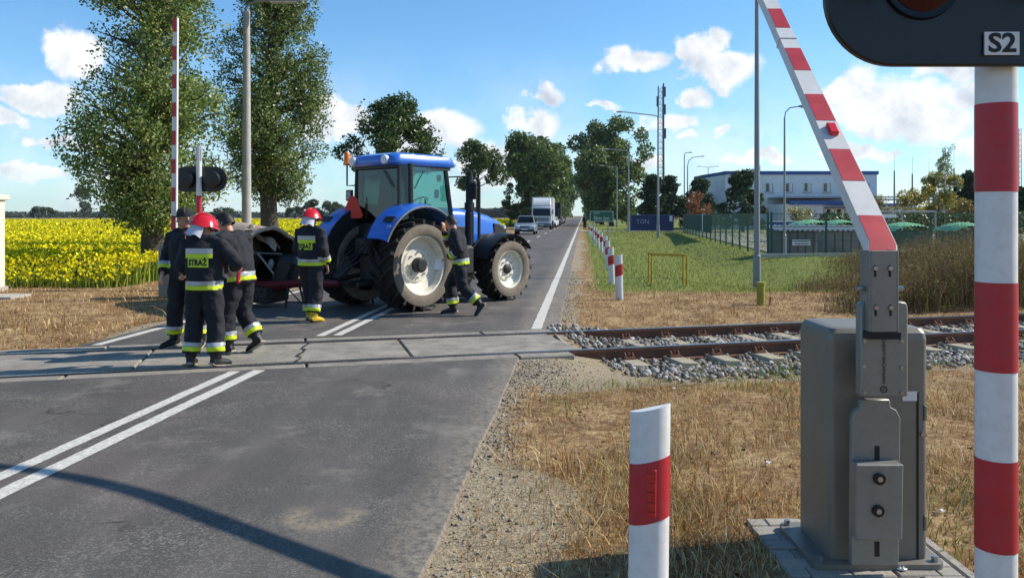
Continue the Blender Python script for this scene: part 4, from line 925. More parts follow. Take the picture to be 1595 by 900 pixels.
def green_roof(u0, u1, v0, v1, Y, label):
    xa, xb = (u0 - CX) * Y / FOC, (u1 - CX) * Y / FOC; za, zb = CAM_H - (v1 - HOR) * Y / FOC, CAM_H - (v0 - HOR) * Y / FOC; w = xb - xa
    t = thing('green_container', label, 'container', ((xa + xb) / 2, Y, 0), 0, 'green covered containers in the yard'); MB().box((0, 1, za / 2), (w * .96, 2, za)).build('body', mat('container_dark', '27493a', .6, var=.15), t)
    mb = MB(); n = 11; mb.grid(lambda u, v: (-w / 2 + w * u, -.2 + 2.4 * v, za + (zb - za) * math.sin(PI * min(max(u, .0), 1)) ** .55 * (.35 + .65 * math.sin(PI * (.15 + .7 * v))) + .03 * math.sin((u + v * .3) * n * 2 * PI)), n * 8 + 1, 7)
    mb.build('cover', GREENP, t); return t
green_roof(1246, 1300, 343, 353, 44, 'green-and-white striped cover above the shed with the sign')
green_roof(1294, 1342, 343, 353, 43, 'green-and-white striped cover above the second shed')
green_roof(1392, 1454, 347, 360, 40, 'green-and-white striped cover right of the barrier arm')
green_roof(1488, 1545, 347, 360, 41, 'green-and-white striped cover partly behind the signal post')
t = thing('blue_container', 'low blue container between the office and the green covers', 'container', (bx(1232, 50), 50, 0)); MB().box((0, .7, .62), (2.2, 1.4, 1.24)).build('body', mat('cont_blue', '20407a', .6), t, bevel=.03); MB().box((0, .7, 1.28), (2.3, 1.5, .06)).build('lid', mat('cont_lid', 'a8b0b8', .6), t)
# grey pipe frame in the yard
fr = thing('gate_portal', 'grey steel gate frame in the yard right of the barrier arm', 'frame', (bx(1346, 48), 48, 0))
for u in (1352, 1405, 1457): MB().cyl(((bx(u, 48) - bx(1346, 48)), 0, 0), ((bx(u, 48) - bx(1346, 48)), 0, 1.95), .05, n=8).build('post', GALV, fr)
MB().cyl((-.3, 0, 1.9), (bx(1458, 48) - bx(1346, 48), 0, 1.9), .05, n=8).build('top_rail', GALV, fr)
MB().box((bx(1380, 48) - bx(1346, 48), -.05, 1.65), (1.2, .02, .25)).build('plate', mat('white_sign', 'd8d8d4', .6), fr)
# blue container with graffiti at the far side road
q0, q1 = gp(983, 360), gp(1060, 361); cn = thing('blue_container', 'long blue container with white graffiti by the side road', 'container', (q0.x, q0.y, 0)); L = q1.x - q0.x
zt = 1.75; MB().box((L / 2, 1.2, zt / 2), (L, 2.4, zt)).build('body', mat('deep_blue', '112757', .55, var=.15, scale=1), cn, bevel=.03)
for i in range(16): MB().box((L * (i + .5) / 16, -.02, zt / 2), (.07, .05, zt - .2)).build('rib', mat('deep_blue', '112757', .55), cn)
GW = mat('graffiti', 'c9ccd2', .7)
text('TÖN', .62, mat('graffiti_faint', '8d97a8', .7, var=.3, scale=4), 'graffiti', cn, .002, Matrix.Translation((1.25, -.06, 1.0)) @ Matrix.Rotation(PI / 2, 4, 'X'))
MB().box((L * .93, -.06, 1.35), (.3, .02, .6)).build('white_patch', GW, cn)

# road signs and posts
RED = mat('sign_red', 'b3222b', .45, var=.10, scale=7, dirt='96404a', dirt_amt=.45); WHITE = mat('sign_white', 'd9d8d6', .45, var=.05, scale=8, dirt='a8a59d', dirt_amt=.35)
REFL = mat('reflector_red', 'bd2a2c', .3, var=.25, scale=60)
def delineator(label, x, y, hgt=.96, w=.142, rz=0., detail=False, tilt=(0, 0)):
    t = thing('delineator_post', label, 'road post', (x, y, float(gz(x, y)) - .05), rz, 'red and white delineator posts'); t.rotation_euler = (tilt[0], tilt[1], rz)
    H = hgt + .05; dp = .042
    def sec(z0l, z0r, z1l, z1r, m, grow=0., name='post', par=None):
        mb = MB(); n = 7; pts = []
        for i in range(n + 1):                         # curved front
            f = i / n; x_ = -w / 2 + w * f; pts.append((x_, -dp * math.sin(PI * f) ** .6 - grow))
        pts += [(w / 2, .012), (-w / 2, .012)]
        lo = lambda a, b: (a * (1 + grow * 8), b, z0l + (z0r - z0l) * (a + w / 2) / w); hi = lambda a, b: (a * (1 + grow * 8), b, z1l + (z1r - z1l) * (a + w / 2) / w)
        mb.prism(pts, lo, hi); return mb.build(name, m, par or t, ang=40)
    sl_ = .035; sec(0, 0, H - sl_, H, WHITE)
    a, b = H - .30, H - .04
    bd = sec(H - .445, H - .405, H - .225, H - .185, RED, .0022, 'red_band')
    if detail:
        MB().box((.004, -dp - .003, H - .315), (.034, .006, .17)).build('reflector', REFL, bd, bevel=.003)
        for k in range(5): MB().box((.004, -dp - .0072, H - .38 + k * .034), (.03, .003, .003)).build('reflector_rib', mat('dark_red', '8c1219', .4), bd)
    return t
delineator('large red and white delineator post in the foreground grass', .492, 2.9, .985, .145, R(-6), True, (R(-1.5), R(.8)))
for i, (u, v, lab) in enumerate([(965, 465, 'delineator post standing in the dry grass just past the track, nearest of the row'), (953, 441, 'second delineator post past the track'), (947, 417, 'third delineator post past the track'), (942, 402, 'fourth delineator post past the track'), (937, 392, 'fifth delineator post past the track'), (932, 384, 'sixth delineator post past the track'), (928, 378, 'seventh delineator post past the track'), (924, 373, 'eighth delineator post past the track'), (921, 369, 'ninth delineator post past the track'), (918, 366, 'last visible delineator post of the row')]):
    p = gp(u, v); delineator(lab, p.x, p.y, .90, .15, R(-8), False, (R(random.uniform(-2, 2)), R(random.uniform(-2, 2))))
p = gp(445, 412); delineator('delineator post left of the road behind the wrecked tanker', p.x, p.y, 1.0, .16)
TS = mat('sign_green', '0f5a45', .45, var=.06)
p = gp(937, 384); ts = thing('town_sign', 'green town name board on two posts beside the far road', 'sign', (p.x, p.y, 0), R(-5))
Yt = p.y; zb, zt_ = CAM_H - (345.5 - HOR) * Yt / FOC, CAM_H - (328.5 - HOR) * Yt / FOC; wd = 37 * Yt / FOC
bd = MB().box((0, 0, (zb + zt_) / 2), (wd, .03, zt_ - zb)).build('board', TS, ts, bevel=.01)
for z in (zb + .03, zt_ - .03): MB().box((0, -.018, z), (wd - .04, .006, .022)).build('border', FRAMEW, bd)
for x in (-wd / 2 + .03, wd / 2 - .03): MB().box((x, -.018, (zb + zt_) / 2), (.022, .006, zt_ - zb - .08)).build('border', FRAMEW, bd)
text('Sbin Jan', .27, FRAMEW, 'lettering', bd, .001, Matrix.Translation((0, -.02, zb + .19)) @ Matrix.Rotation(PI / 2, 4, 'X'))
text('gmina', .12, FRAMEW, 'lettering', bd, .001, Matrix.Translation((-.25, -.02, zt_ - .12)) @ Matrix.Rotation(PI / 2, 4, 'X'))
for x in (-wd * .35, wd * .28): MB().cyl((x, .05, -.5), (x, .05, zt_), .035).build('post', GALV, ts)
# yellow gas pipe frame and marker stub
YP = mat('gas_yellow', 'b8962a', .55, var=.15, dirt='7a5a24', dirt_amt=.5)
a, b = gp(1015, 441), gp(1070, 444); z = .72
gf = thing('gas_pipe_frame', 'yellow tubular pipe frame standing in the grass', 'pipe frame', (a.x, a.y, float(gz(a.x, a.y)))); dx, dy = b.x - a.x, b.y - a.y
for k, (x, y) in enumerate(((0, 0), (dx, dy), (.02, .5), (dx + .02, dy + .5))): MB().cyl((x, y, -.4), (x, y, z + .3 * 0), .024, n=10).build('leg', YP, gf)
for y in (0, .5): MB().tube([(0, y, z), (dx, dy + y, z)], .026, 10).build('top_rail', YP, gf)
MB().tube([(dx, dy, z), (dx, dy + .5, z)], .024, 10).build('side_rail', YP, gf)
p = gp(1185, 473); o = MB().lathe([(.0, 0), (.075, 0), (.075, .40), (.088, .40), (.088, .45), (.0, .46)], axis='z', n=16).build('gas_marker', mat('marker_olive', '8f8a2e', .6, var=.15)); o.location = (p.x, p.y, float(gz(p.x, p.y)) - .02); tag(o, 'short yellow-green gas marker stub on the dry strip', 'marker post')
p = gp(1199, 473); o = MB().cyl((0, 0, 0), (.01, 0, .18), .018, .014, 8).build('iron_peg', RUST); o.location = (p.x, p.y, float(gz(p.x, p.y)) - .02); tag(o, 'thin rusty peg next to the yellow gas marker', 'peg')

# beige relay hut at the left edge
p = gp(8, 463); p.x = (8 - CX) * (p.y + 1.8) / FOC; hut = thing('relay_hut', 'cream relay hut with flat cap cut by the left edge', 'hut', (p.x, p.y, -.05)); HC = mat('hut_cream', 'd2ccb6', .85, var=.05, scale=2)
zt = CAM_H + (HOR - 304) * p.y / FOC; MB().box((-1.0, .9, zt / 2), (2.0, 1.8, zt)).build('wall', HC, hut, bevel=.01); MB().box((-1.0, .9, zt + .04), (2.12, 1.95, .12)).build('roof_cap', HC, hut, bevel=.015); MB().box((-1.0, .9, .05), (2.08, 1.9, .14)).build('plinth', CONP, hut)
o = MB().box((0, 0, 0), (1.6, .7, .06)).build('concrete_step', CONP, bevel=.01); o.location = (p.x + .55, p.y + .2, -.01); tag(o, 'flat concrete pad beside the cream hut', 'slab')

# ------------------------------------------------------------------ barrier machines and signals
CAB = mat('cabinet_grey', '7a766c', .5, .35, var=.07, scale=3, dirt='5f5d57', dirt_amt=.3)
CABD = mat('plate_grey', '83837d', .45, .45, var=.07, scale=7, dirt='6c6b66', dirt_amt=.4)
BLK = mat('seal_black', '121213', .7); BOLT = mat('bolt_steel', 'a5a6a6', .3, .9)
def rrect(w, h, r, n=5):
    out = []
    for cx_, cy_, a0 in ((w / 2 - r, h / 2 - r, 0), (-w / 2 + r, h / 2 - r, 90), (-w / 2 + r, -h / 2 + r, 180), (w / 2 - r, -h / 2 + r, 270)):
        for i in range(n + 1): a = R(a0 + 90 * i / n); out.append((cx_ + r * math.cos(a), cy_ + r * math.sin(a)))
    return out
bm_ = thing('barrier_machine', 'grey level-crossing barrier machine with raised striped arm, right foreground', 'barrier', (1.715, 3.96, 0))
# housing: cabinet with rounded corners and a shallow domed top
mb = MB(); secs = [(.47, .40, .0), (.47, .40, 1.035), (.462, .392, 1.065), (.435, .365, 1.085), (.38, .31, 1.09)]
pts = [[(x + .018, y, z + .03) for x, y in rrect(w, d, .032, 10)] for (w, d, z) in secs]; k = len(pts[0])
mb.add([p for r_ in pts for p in r_], [(i * k + j, i * k + (j + 1) % k, (i + 1) * k + (j + 1) % k, (i + 1) * k + j) for i in range(len(pts) - 1) for j in range(k)] + [tuple(range((len(pts) - 1) * k, len(pts) * k))])
mb.build('housing', CAB, bm_, ang=7)
MB().prism(rrect(.62, .52, .05), lambda a, b: (a, b, 0), lambda a, b: (a, b, .03)).build('base_plate', CAB, bm_)
mb = MB(); mb.box((.20, -.2015, .42), (.008, .006, .80)); dr = mb.build('door_seal', BLK, bm_)
MB().box((.165, -.203, .80), (.075, .003, .045)).build('label_plate', mat('white_sign', 'd8d8d4', .6), bm_)
for x, y in ((-.27, -.22), (.27, -.22), (-.27, .22), (.27, .22)): MB().cyl((x, y, .03), (x, y, .055), .016, n=6).build('anchor_bolt', BOLT, bm_)
MB().lathe([(.0, -.01), (.013, -.01), (.013, .0), (.0, .0)], (.225, -.2005, .62), 'y', 14).build('door_lock', BOLT, bm_)
for z in (.2, .72): MB().box((.236, -.203, z), (.012, .012, .07)).build('door_hinge', CABD, bm_, bevel=.003)
# turning lever and counterweight in front of the housing
px = lambda u, Y=3.64: (u - CX) * Y / FOC - 1.715
pz = lambda v, Y=3.64: CAM_H - (v - HOR) * Y / FOC
Yf = 3.64 - 3.96
MB().prism([(px(1326), pz(880)), (px(1400), pz(880)), (px(1403), pz(650)), (px(1396), pz(638)), (px(1388), pz(634)), (px(1386), pz(622)), (px(1342), pz(622)), (px(1340), pz(634)), (px(1332), pz(640)), (px(1328), pz(652))], lambda a, b: (a, Yf, b), lambda a, b: (a, Yf + .035, b)).build('counterweight_lever', CABD, bm_, bevel=.004)
MB().box((0.0, Yf + .1, pz(560)), (.12, .16, .12)).build('drive_shaft', CABD, bm_)
lv = MB().prism([(px(1338, 3.6), pz(616, 3.6)), (px(1411, 3.6), pz(616, 3.6)), (px(1411, 3.6), pz(478, 3.6)), (px(1408, 3.6), pz(470, 3.6)), (px(1398, 3.6), pz(469, 3.6)), (px(1352, 3.6), pz(469, 3.6)), (px(1342, 3.6), pz(470, 3.6)), (px(1338, 3.6), pz(478, 3.6))], lambda a, b: (a, Yf - .06, b), lambda a, b: (a, Yf - .001, b)).build('arm_bracket', CABD, bm_, bevel=.005)
for u, v in ((1346, 531), (1404, 531), (1345, 570), (1404, 572), (1346, 610), (1404, 611)): MB().cyl((px(u, 3.58), Yf - .067, pz(v, 3.58)), (px(u, 3.58), Yf - .058, pz(v, 3.58)), .008, n=8).build('rivet', BOLT, lv)
MB().prism([(px(1333, 3.57), pz(841, 3.57)), (px(1406, 3.57), pz(841, 3.57)), (px(1408, 3.57), pz(723, 3.57)), (px(1334, 3.57), pz(723, 3.57))], lambda a, b: (a, Yf - .07, b), lambda a, b: (a, Yf - .001, b)).build('counterweight', CABD, bm_, bevel=.006)
for u, v in ((1372, 747), (1370, 797)):
    x, z = px(u, 3.55), pz(v, 3.55); MB().lathe([(0, -.012), (.026, -.012), (.026, .0), (.0, .0)], (x, Yf - .072, z), 'y', 18).build('washer', BLK, bm_); MB().cyl((x, Yf - .088, z), (x, Yf - .07, z), .013, n=6).build('bolt', BOLT, bm_)
for v0, v1 in ((694, 722), (843, 866)): MB().box((px(1366), Yf - .0015, pz((v0 + v1) / 2)), (.022, .004, (v1 - v0) * 3.62 / FOC)).build('slot', BLK, bm_, bevel=.001)
# channel that holds the arm
cw = .115; zc0, zc1 = pz(516, 3.56), pz(390, 3.56); xc = px(1373, 3.56)
mb = MB(); mb.box((xc, Yf - .10, (zc0 + zc1) / 2), (cw, .012, zc1 - zc0)); mb.box((xc - cw / 2 - .004, Yf - .055, (zc0 + zc1) / 2), (.008, .10, zc1 - zc0)); mb.box((xc + cw / 2 + .004, Yf - .055, (zc0 + zc1) / 2), (.008, .10, zc1 - zc0)); ch = mb.build('arm_channel', CABD, bm_, bevel=.002)
MB().box((xc, Yf - .085, zc0 - .016), (cw + .03, .05, .03)).build('channel_seal', BLK, ch)
for u, v in ((1362, 422), (1385, 422), (1363, 483), (1386, 483)):
    x, z = px(u, 3.54), pz(v, 3.54); MB().box((x, Yf - .108, z), (.008, .004, .05)).build('slot', BLK, ch); MB().cyl((x, Yf - .115, z + .012), (x, Yf - .1, z + .012), .010, n=8).build('bolt', BOLT, ch)
for sg in (-1, 1): MB().cyl((xc + sg * .055, Yf - .06, zc0 + .19), (xc + sg * .105, Yf - .06, zc0 + .19), .012, n=8).build('side_pin', BOLT, ch)
TX = mat('stencil_black', '1e1e1f', .7)
text('SCHEIDT+BACHMANN', .0205, TX, 'lettering', lv, .0006, Matrix.Translation((px(1378, 3.57), Yf - .062, pz(561, 3.57))) @ Matrix.Rotation(PI / 2, 4, 'X') @ Matrix.Rotation(-PI / 2, 4, 'Z'))
MB().lathe([(.012, -.001), (.016, -.001), (.016, .001), (.012, .001)], (px(1378, 3.57), Yf - .0615, pz(607, 3.57)), 'y', 20, closed=True).build('emblem', TX, lv)
text('S', .022, TX, 'emblem', lv, .0006, Matrix.Translation((px(1378, 3.57), Yf - .062, pz(607, 3.57))) @ Matrix.Rotation(PI / 2, 4, 'X') @ Matrix.Rotation(-.6, 4, 'Z'))
# the arm: starts upright in the channel, bent back over the track
WARM = mat('arm_white', 'd4d2cd', .45, var=.04, scale=6, dirt='a9a69e', dirt_amt=.4); ARMR = mat('arm_red', 'b8222c', .45, var=.10, scale=9, dirt='9a4650', dirt_amt=.45); ARMS = mat('arm_side', '8f8f8c', .5, .3)
B0 = Vector((1.714 - 1.715, 3.70 - 3.96, 1.495)); dirn = Vector((.083, 1.906, 1.674)).normalized()
def arm_pt(s):
    if s < 0: return B0 + Vector((xc - B0.x, Yf - .05 - B0.y, 0)) * min(1, -s / .12) + Vector((0, 0, s))
    bend = .0 if s < 2.2 else (s - 2.2) ** 2 * .11
    return B0 + dirn * s + Vector((-bend * .6, -bend * .8, -bend * .1))
def arm_frame(s):
    t = (arm_pt(s + .02) - arm_pt(s - .02)).normalized(); x = Vector((1, 0, 0)); x = (x - t * x.dot(t)).normalized(); return t, x, x.cross(t)
def arm_w(s): return .125 - .011 * max(s, 0)
def arm_strip(s0, s1, grow, m, name, par, wf=1.0, dfull=True):
    n = max(2, int(abs(s1 - s0) / .06)); mb = MB(); vs = []
    for i in range(n + 1):
        s = s0 + (s1 - s0) * i / n; p = arm_pt(s); t, x, nn = arm_frame(s); w = arm_w(s) * wf / 2; d = .034
        if dfull: q = [p - x * w - nn * d, p + x * w - nn * d, p + x * w + nn * d, p - x * w + nn * d]
        else: q = [p - x * w + nn * (d + grow), p + x * w + nn * (d + grow), p + x * w + nn * (d - .004), p - x * w + nn * (d - .004)]
        vs += q
    fs = [(4 * i + j, 4 * i + (j + 1) % 4, 4 * i + 4 + (j + 1) % 4, 4 * i + 4 + j) for i in range(n) for j in range(4)] + [(3, 2, 1, 0), (4 * n, 4 * n + 1, 4 * n + 2, 4 * n + 3)]
    return mb.add(vs, fs).build(name, m, par, ang=30)
arm = arm_strip(-.12, 4.7, 0, WARM, 'arm', bm_)
sg = 1 if arm_frame(1.0)[2].y < 0 else -1
if sg < 0:
    _af = arm_frame
    def arm_frame(s):
        t, x, nn = _af(s); return t, x, -nn
arm_strip(-.06, .197, .002, ARMR, 'red_stripe', arm, .93, False)
for k in range(8): arm_strip(.197 + .267 * (2 * k + 1), .197 + .267 * (2 * k + 2), .002, ARMR, 'red_stripe', arm, .93, False)
t, x, nn = arm_frame(.9); p = arm_pt(.9); Mx = Matrix((x, t, nn)).transposed().to_4x4(); Mx.translation = p + nn * .045
MB(Mx).box((.006, 0, 0), (.05, .095, .028)).build('warning_lamp', mat('lamp_red', 'd8262c', .25, var=.1), arm, bevel=.006)
t, x, nn = arm_frame(1.93); p = arm_pt(1.93); Mx = Matrix((x, t, nn)).transposed().to_4x4(); Mx.translation = p
MB(Mx).box((0, 0, 0), (arm_w(1.93) + .012, .022, .08)).build('joint_clamp', WARM, arm, bevel=.003)

def striped_post(t, r, h, bounds, n=20, name='post'):
    """bounds: heights where red bands start and stop"""
    po = MB().cyl((0, 0, -.2), (0, 0, h), r, n=n).build(name, WHITE, t)
    for a, b in bounds: MB().lathe([(r + .0015, a), (r + .0015, b)], axis='z', n=n, cap=False).build('red_band', RED, po)
    return po
# crossing signal in the right foreground
sgn = thing('crossing_signal', 'red and white striped signal post with black lamp board in the foreground', 'signal', (1.763, 2.9, 0), R(0))
Zs = lambda v, Y=2.9: CAM_H - (v - HOR) * Y / FOC
striped_post(sgn, .068, 3.2, [(Zs(299), Zs(163)), (Zs(576), Zs(439)), (Zs(852), Zs(712)), (Zs(1128), Zs(988))], 32)
BD = mat('board_black', '0b0c10', .38, var=.15, scale=9, dirt='1c1e24', dirt_amt=.5)
zc = Zs(-12, 2.8); bw, bh = 538 * 2.8 / FOC, 2 * 116 * 2.8 / FOC
brd = MB().prism(rrect(bw, bh, bh * .46, 12), lambda a, b: (a - .06, -.12, b + zc), lambda a, b: (a - .06, -.085, b + zc)).build('lamp_board', BD, sgn, bevel=.006)
for x in (-.345, .205):
    lh = MB().lathe([(.0, -.13), (.115, -.13), (.135, -.135), (.14, -.12), (.14, -.06), (.0, -.06)], (x + .01, 0, zc + .035), 'y', 32).build('lamp', BD, sgn, ang=30)
    MB().lathe([(.0, -.158), (.05, -.155), (.09, -.146), (.112, -.132), (.0, -.13)], (x + .01, 0, zc + .035), 'y', 32).build('red_lens', mat('lens_red', '38070c', .3, var=.1, spec=.3), lh, ang=60)
    mb = MB(); mb.grid(lambda u, v: (x + .01 + .145 * math.cos(R(-20 + 220 * u)), -.13 - .22 * v * (.5 + .5 * math.sin(PI * u)), zc + .035 + .145 * math.sin(R(-20 + 220 * u))), 24, 4); mb.build('visor', BD, lh)
MB().box((0, -.04, zc), (.16, .1, .2)).build('bracket', BD, sgn)
pl = MB().box((-.058, -.128, Zs(68, 2.77)), (54 * 2.77 / FOC, .006, 36 * 2.77 / FOC)).build('number_plate', WHITE, brd)
text('S2', .092, TX, 'lettering', pl, .001, bold=.0022, M=Matrix.Translation((-.058, -.1325, Zs(68.5, 2.77))) @ Matrix.Rotation(PI / 2, 4, 'X') @ Matrix.Scale(1.12, 4, (1, 0, 0)))
pole_base = MB().cyl((0, 0, -.05), (0, 0, .06), .14, n=24).build('base_flange', GALV, sgn)

# signal seen from behind across the road
p = at(310, 300, 18.2); s2 = thing('crossing_signal', 'crossing signal seen from behind on the far left side of the road', 'signal', (p.x, p.y, 0), R(4))
z = lambda v: CAM_H - (v - HOR) * 18.2 / FOC
striped_post(s2, .062, z(228), [(z(332), z(305)), (z(386), z(358)), (z(440), z(414))], 16)
b2 = MB().prism(rrect(1.20, .58, .27, 10), lambda a, b: (a, -.03 + .12, b + z(279)), lambda a, b: (a, .12, b + z(279))).build('lamp_board', BD, s2, bevel=.01)
for x in (-.29, .29):
    MB().lathe([(.0, -.10), (.17, -.09), (.19, -.04), (.19, .09), (.0, .09)], (x, 0, z(279)), 'y', 20).build('lamp_housing', BD, b2)
MB().box((0, 0, z(240)), (.12, .1, .36)).build('bell_unit', GALV, s2, bevel=.02); MB().cyl((0, 0, z(262)), (0, 0, z(226)), .03, n=8).build('riser', GALV, s2)
# upright barrier on the far left
p = gp(262, 462); b3 = thing('barrier_machine', 'grey barrier machine with upright striped arm behind the firefighters', 'barrier', (p.x, p.y, -.03), R(-6)); Y3 = p.y
z3 = lambda v: CAM_H - (v - HOR) * Y3 / FOC
mb = MB(); mb.prism(rrect(.46, .42, .05), lambda a, b: (a, b + .2, 0), lambda a, b: (a, b + .2, 1.1)); mb.build('housing', CAB, b3, bevel=.02)
xo = (277 - 262) * Y3 / FOC; MB().box((xo + .1, -.06, .75), (.09, .06, 1.3)).build('counterweight_lever', CABD, b3, bevel=.01)
ar = MB().prism([(-.055, -.03), (.055, -.03), (.055, .03), (-.055, .03)], lambda a, b: (xo + a, b - .12, .9), lambda a, b: (xo + .035 + a * .85, b - .12, z3(29))).build('arm', WARM, b3)
for k in range(11):
    za = z3(29) - .285 * (2 * k) - .0; zb = za - .285
    if zb < 1.0: break
    f = lambda zz: xo + .035 * (zz - .9) / (z3(29) - .9)
    MB().prism([(-.058, -.033), (.034, -.033), (.034, .033), (-.058, .033)], lambda a, b: (f(zb) + a * .9, b - .12, zb), lambda a, b: (f(za) + a * .9, b - .12, za)).build('red_stripe', ARMR, ar)

# ------------------------------------------------------------------ tractor and wrecked tanker
TBLUE = mat('tractor_blue', '2163c4', .30, var=.08, scale=2, coat=.5, dirt='5f7a9e', dirt_amt=.45)
TDARK = mat('tractor_black', '17181a', .55, var=.2, scale=6, dirt='3a352e', dirt_amt=.35)
TYRE = mat('tyre', '1b1a19', .9, var=.25, scale=8, dirt='4a433a', dirt_amt=.6, bump=.25, bscale=50)
TYRED = mat('tyre_dust', '6f6558', .95, var=.22, scale=7, dirt='8f8370', dirt_amt=.6, bump=.2, bscale=50)
RIM = mat('rim_cream', 'dcd7c8', .45, var=.05, scale=5, dirt='9a917e', dirt_amt=.5)
CGL = glass('cab_glass', 'c2e2de', .25); CGR = glass('cab_glass_rear', '86948f', .1); FENDP = mat('fender_black', '202224', .5, var=.1)
CHROME = mat('chrome', 'b0b2b3', .2, .9)
Rr, Rf = .80, .615; HW = 1.0; WB = 2.38
HEAD = R(40.4); rr0 = gp(660, 486)
fwd = Vector((math.sin(HEAD), math.cos(HEAD), 0)); rgt = Vector((math.cos(HEAD), -math.sin(HEAD), 0))
TO = rr0 - rgt * HW
tr_ = thing('tractor', 'blue tractor standing across the road beyond the crossing', 'tractor', TO, -HEAD)
def wheel(xc, yc, rad, width, side, rimr, nl, steer=0.):
    """side +1: right-hand wheel; outer face at xc"""
    Mw = Matrix.Translation((xc, yc, rad)) @ Matrix.Rotation(steer, 4, 'Z'); s = side; w = width
    mb = MB(Mw); q = lambda L_: [(r_, s * h_) for r_, h_ in L_]
    mb.lathe(q([(rimr, 0), (rimr + .03, .02), (rad * .80, .030), (rad * .875, .014)]), axis='x', n=48, cap=False); mb.lathe(q([(rad * .875, -w - .014), (rad * .80, -w - .030), (rimr, -w)]), axis='x', n=48, cap=False); ty = mb.build('wheel', TYRED, tr_, ang=50)
    MB(Mw).lathe(q([(rad * .874, .014), (rad * .895, -.03), (rad * .905, -w / 2), (rad * .895, -w + .03), (rad * .874, -w - .014)]), axis='x', n=48, cap=False).build('tread', TYRE, ty, ang=50)
    lg = MB(Mw)
    for i in range(nl):
        for half in (0, 1):
            a = 2 * PI * (i + .5 * half) / nl; da = (.30 if half == 0 else .30) * (20 / nl)
            x0, x1 = (s * .012, s * -w * .54) if half == 0 else (s * (-w - .012), s * -w * .46)
            pts = []
            for f in (0, .35, 1):
                x = x0 + (x1 - x0) * f; ang = a + da * f * 1.0; lo, hi = rad * (.87 if f else .80), rad * (1.0 if f else .985)
                tw = .018 if f else .024
                for (rr_, dd) in ((lo, -tw * 1.5), (hi, -tw), (hi, tw), (lo, tw * 1.5)):
                    g = ang + dd / rad * (1 if f else 1); pts.append((x, rr_ * math.cos(g), rr_ * math.sin(g)))
            fs = [(4 * q + j, 4 * q + (j + 1) % 4, 4 * q + 4 + (j + 1) % 4, 4 * q + 4 + j) for q in range(2) for j in range(4)] + [(3, 2, 1, 0), (8, 9, 10, 11)]
            lg.add(pts, fs)
    lg.build('tread_lugs', TYRE, ty, ang=25)
    dish = [(rimr + .012, .012), (rimr + .012, -.012), (rimr - .03, -.02), (rimr - .045, -.09), (rimr - .05, -.16), (rimr * .60, -.20), (rimr * .56, -.17), (rimr * .30, -.165), (.0, -.165)] if rad > .7 else [(rimr + .012, .012), (rimr + .01, -.012), (rimr - .025, -.02), (rimr - .035, -.10), (rimr * .62, -.15), (rimr * .58, -.11), (.0, -.11)]
    mb = MB(Mw); mb.lathe([(r_, s * h_) for r_, h_ in dish], axis='x', n=40, cap=False); ri = mb.build('rim', RIM, ty, ang=40)
    hb = MB(Mw); d0 = -.165 if rad > .7 else -.11; r_h = .105 if rad > .7 else .10
    hb.lathe([(r_h, s * (d0 - .01)), (r_h, s * (d0 + .03)), (r_h * .8, s * (d0 + .045)), (.0, s * (d0 + .05))], axis='x', n=20); hb.build('hub', TDARK, ty)
    nb = MB(Mw)
    for k in range(8):
        a = 2 * PI * k / 8; q = rimr * .42 if rad > .7 else rimr * .45; nb.cyl((s * d0, q * math.cos(a), q * math.sin(a)), (s * (d0 + .03), q * math.cos(a), q * math.sin(a)), .017, n=6)
    nb.build('wheel_nuts', CHROME, ty)
    return ty
wheel(HW, 0, Rr, .50, 1, Rr * .645, 20); wheel(-HW, 0, Rr, .50, -1, Rr * .645, 20)
wheel(.93, WB, Rf, .40, 1, Rf * .60, 18, R(-2)); wheel(-.93, WB, Rf, .40, -1, Rf * .60, 18, R(-2))
# chassis
mb = MB(); mb.box((0, .1, .82), (.62, .9, .72)); mb.box((0, .95, .78), (.5, 1.0, .5)); mb.box((0, 1.95, .88), (.46, 1.5, .5)); mb.cyl((-.98, 0, Rr), (.98, 0, Rr), .13); mb.build('gearbox', TDARK, tr_, bevel=.03)
MB().box((0, WB, .62), (1.3, .18, .2)).build('front_axle', TDARK, tr_, bevel=.03)
mb = MB(); mb.box((0, WB + .55, .75), (.75, .35, .42)); mb.build('front_weight', TDARK, tr_, bevel=.04)
# engine hood
secs = [(1.02, .335, 1.16, 1.80), (1.6, .34, 1.14, 1.80), (2.1, .34, 1.12, 1.745), (2.5, .335, 1.10, 1.66), (2.8, .32, 1.08, 1.56), (2.98, .27, 1.06, 1.42), (3.04, .2, 1.05, 1.26)]
mb = MB(); n = 16; vs = []
for (y, w, z0, z1) in secs:
    for i in range(n):
        a = PI * i / (n - 1); cx_ = math.cos(a); sx_ = math.sin(a); e = .42
        vs.append((w * math.copysign(abs(cx_) ** e, cx_), y, z0 + (z1 - z0) * sx_ ** e))
fs = [(i * n + j, i * n + j + 1, (i + 1) * n + j + 1, (i + 1) * n + j) for i in range(len(secs) - 1) for j in range(n - 1)] + [tuple(range((len(secs) - 1) * n, len(secs) * n)), tuple(range(n - 1, -1, -1))]
mb.add(vs, fs); hood = mb.build('hood', TBLUE, tr_, ang=50)
for s in (-1, 1):
    MB().prism([(2.55, 1.22), (2.90, 1.18), (2.93, 1.36), (2.72, 1.48), (2.55, 1.50)], lambda a, b: (s * .305, a, b), lambda a, b: (s * .348, a, b)).build('side_grille', TDARK, hood, bevel=.01)
    MB().prism([(1.35, 1.18), (1.9, 1.17), (1.95, 1.42), (1.35, 1.46)], lambda a, b: (s * .33, a, b), lambda a, b: (s * .352, a, b)).build('side_vent', TDARK, hood, bevel=.01)
    MB().box((s * .16, 3.0, 1.40), (.16, .06, .1), (R(-30), 0, 0)).build('headlight', mat('lens_clear', 'c8ccd2', .1), hood, bevel=.01)
MB().box((0, 3.03, 1.18), (.3, .04, .18)).build('front_grille', TDARK, hood)
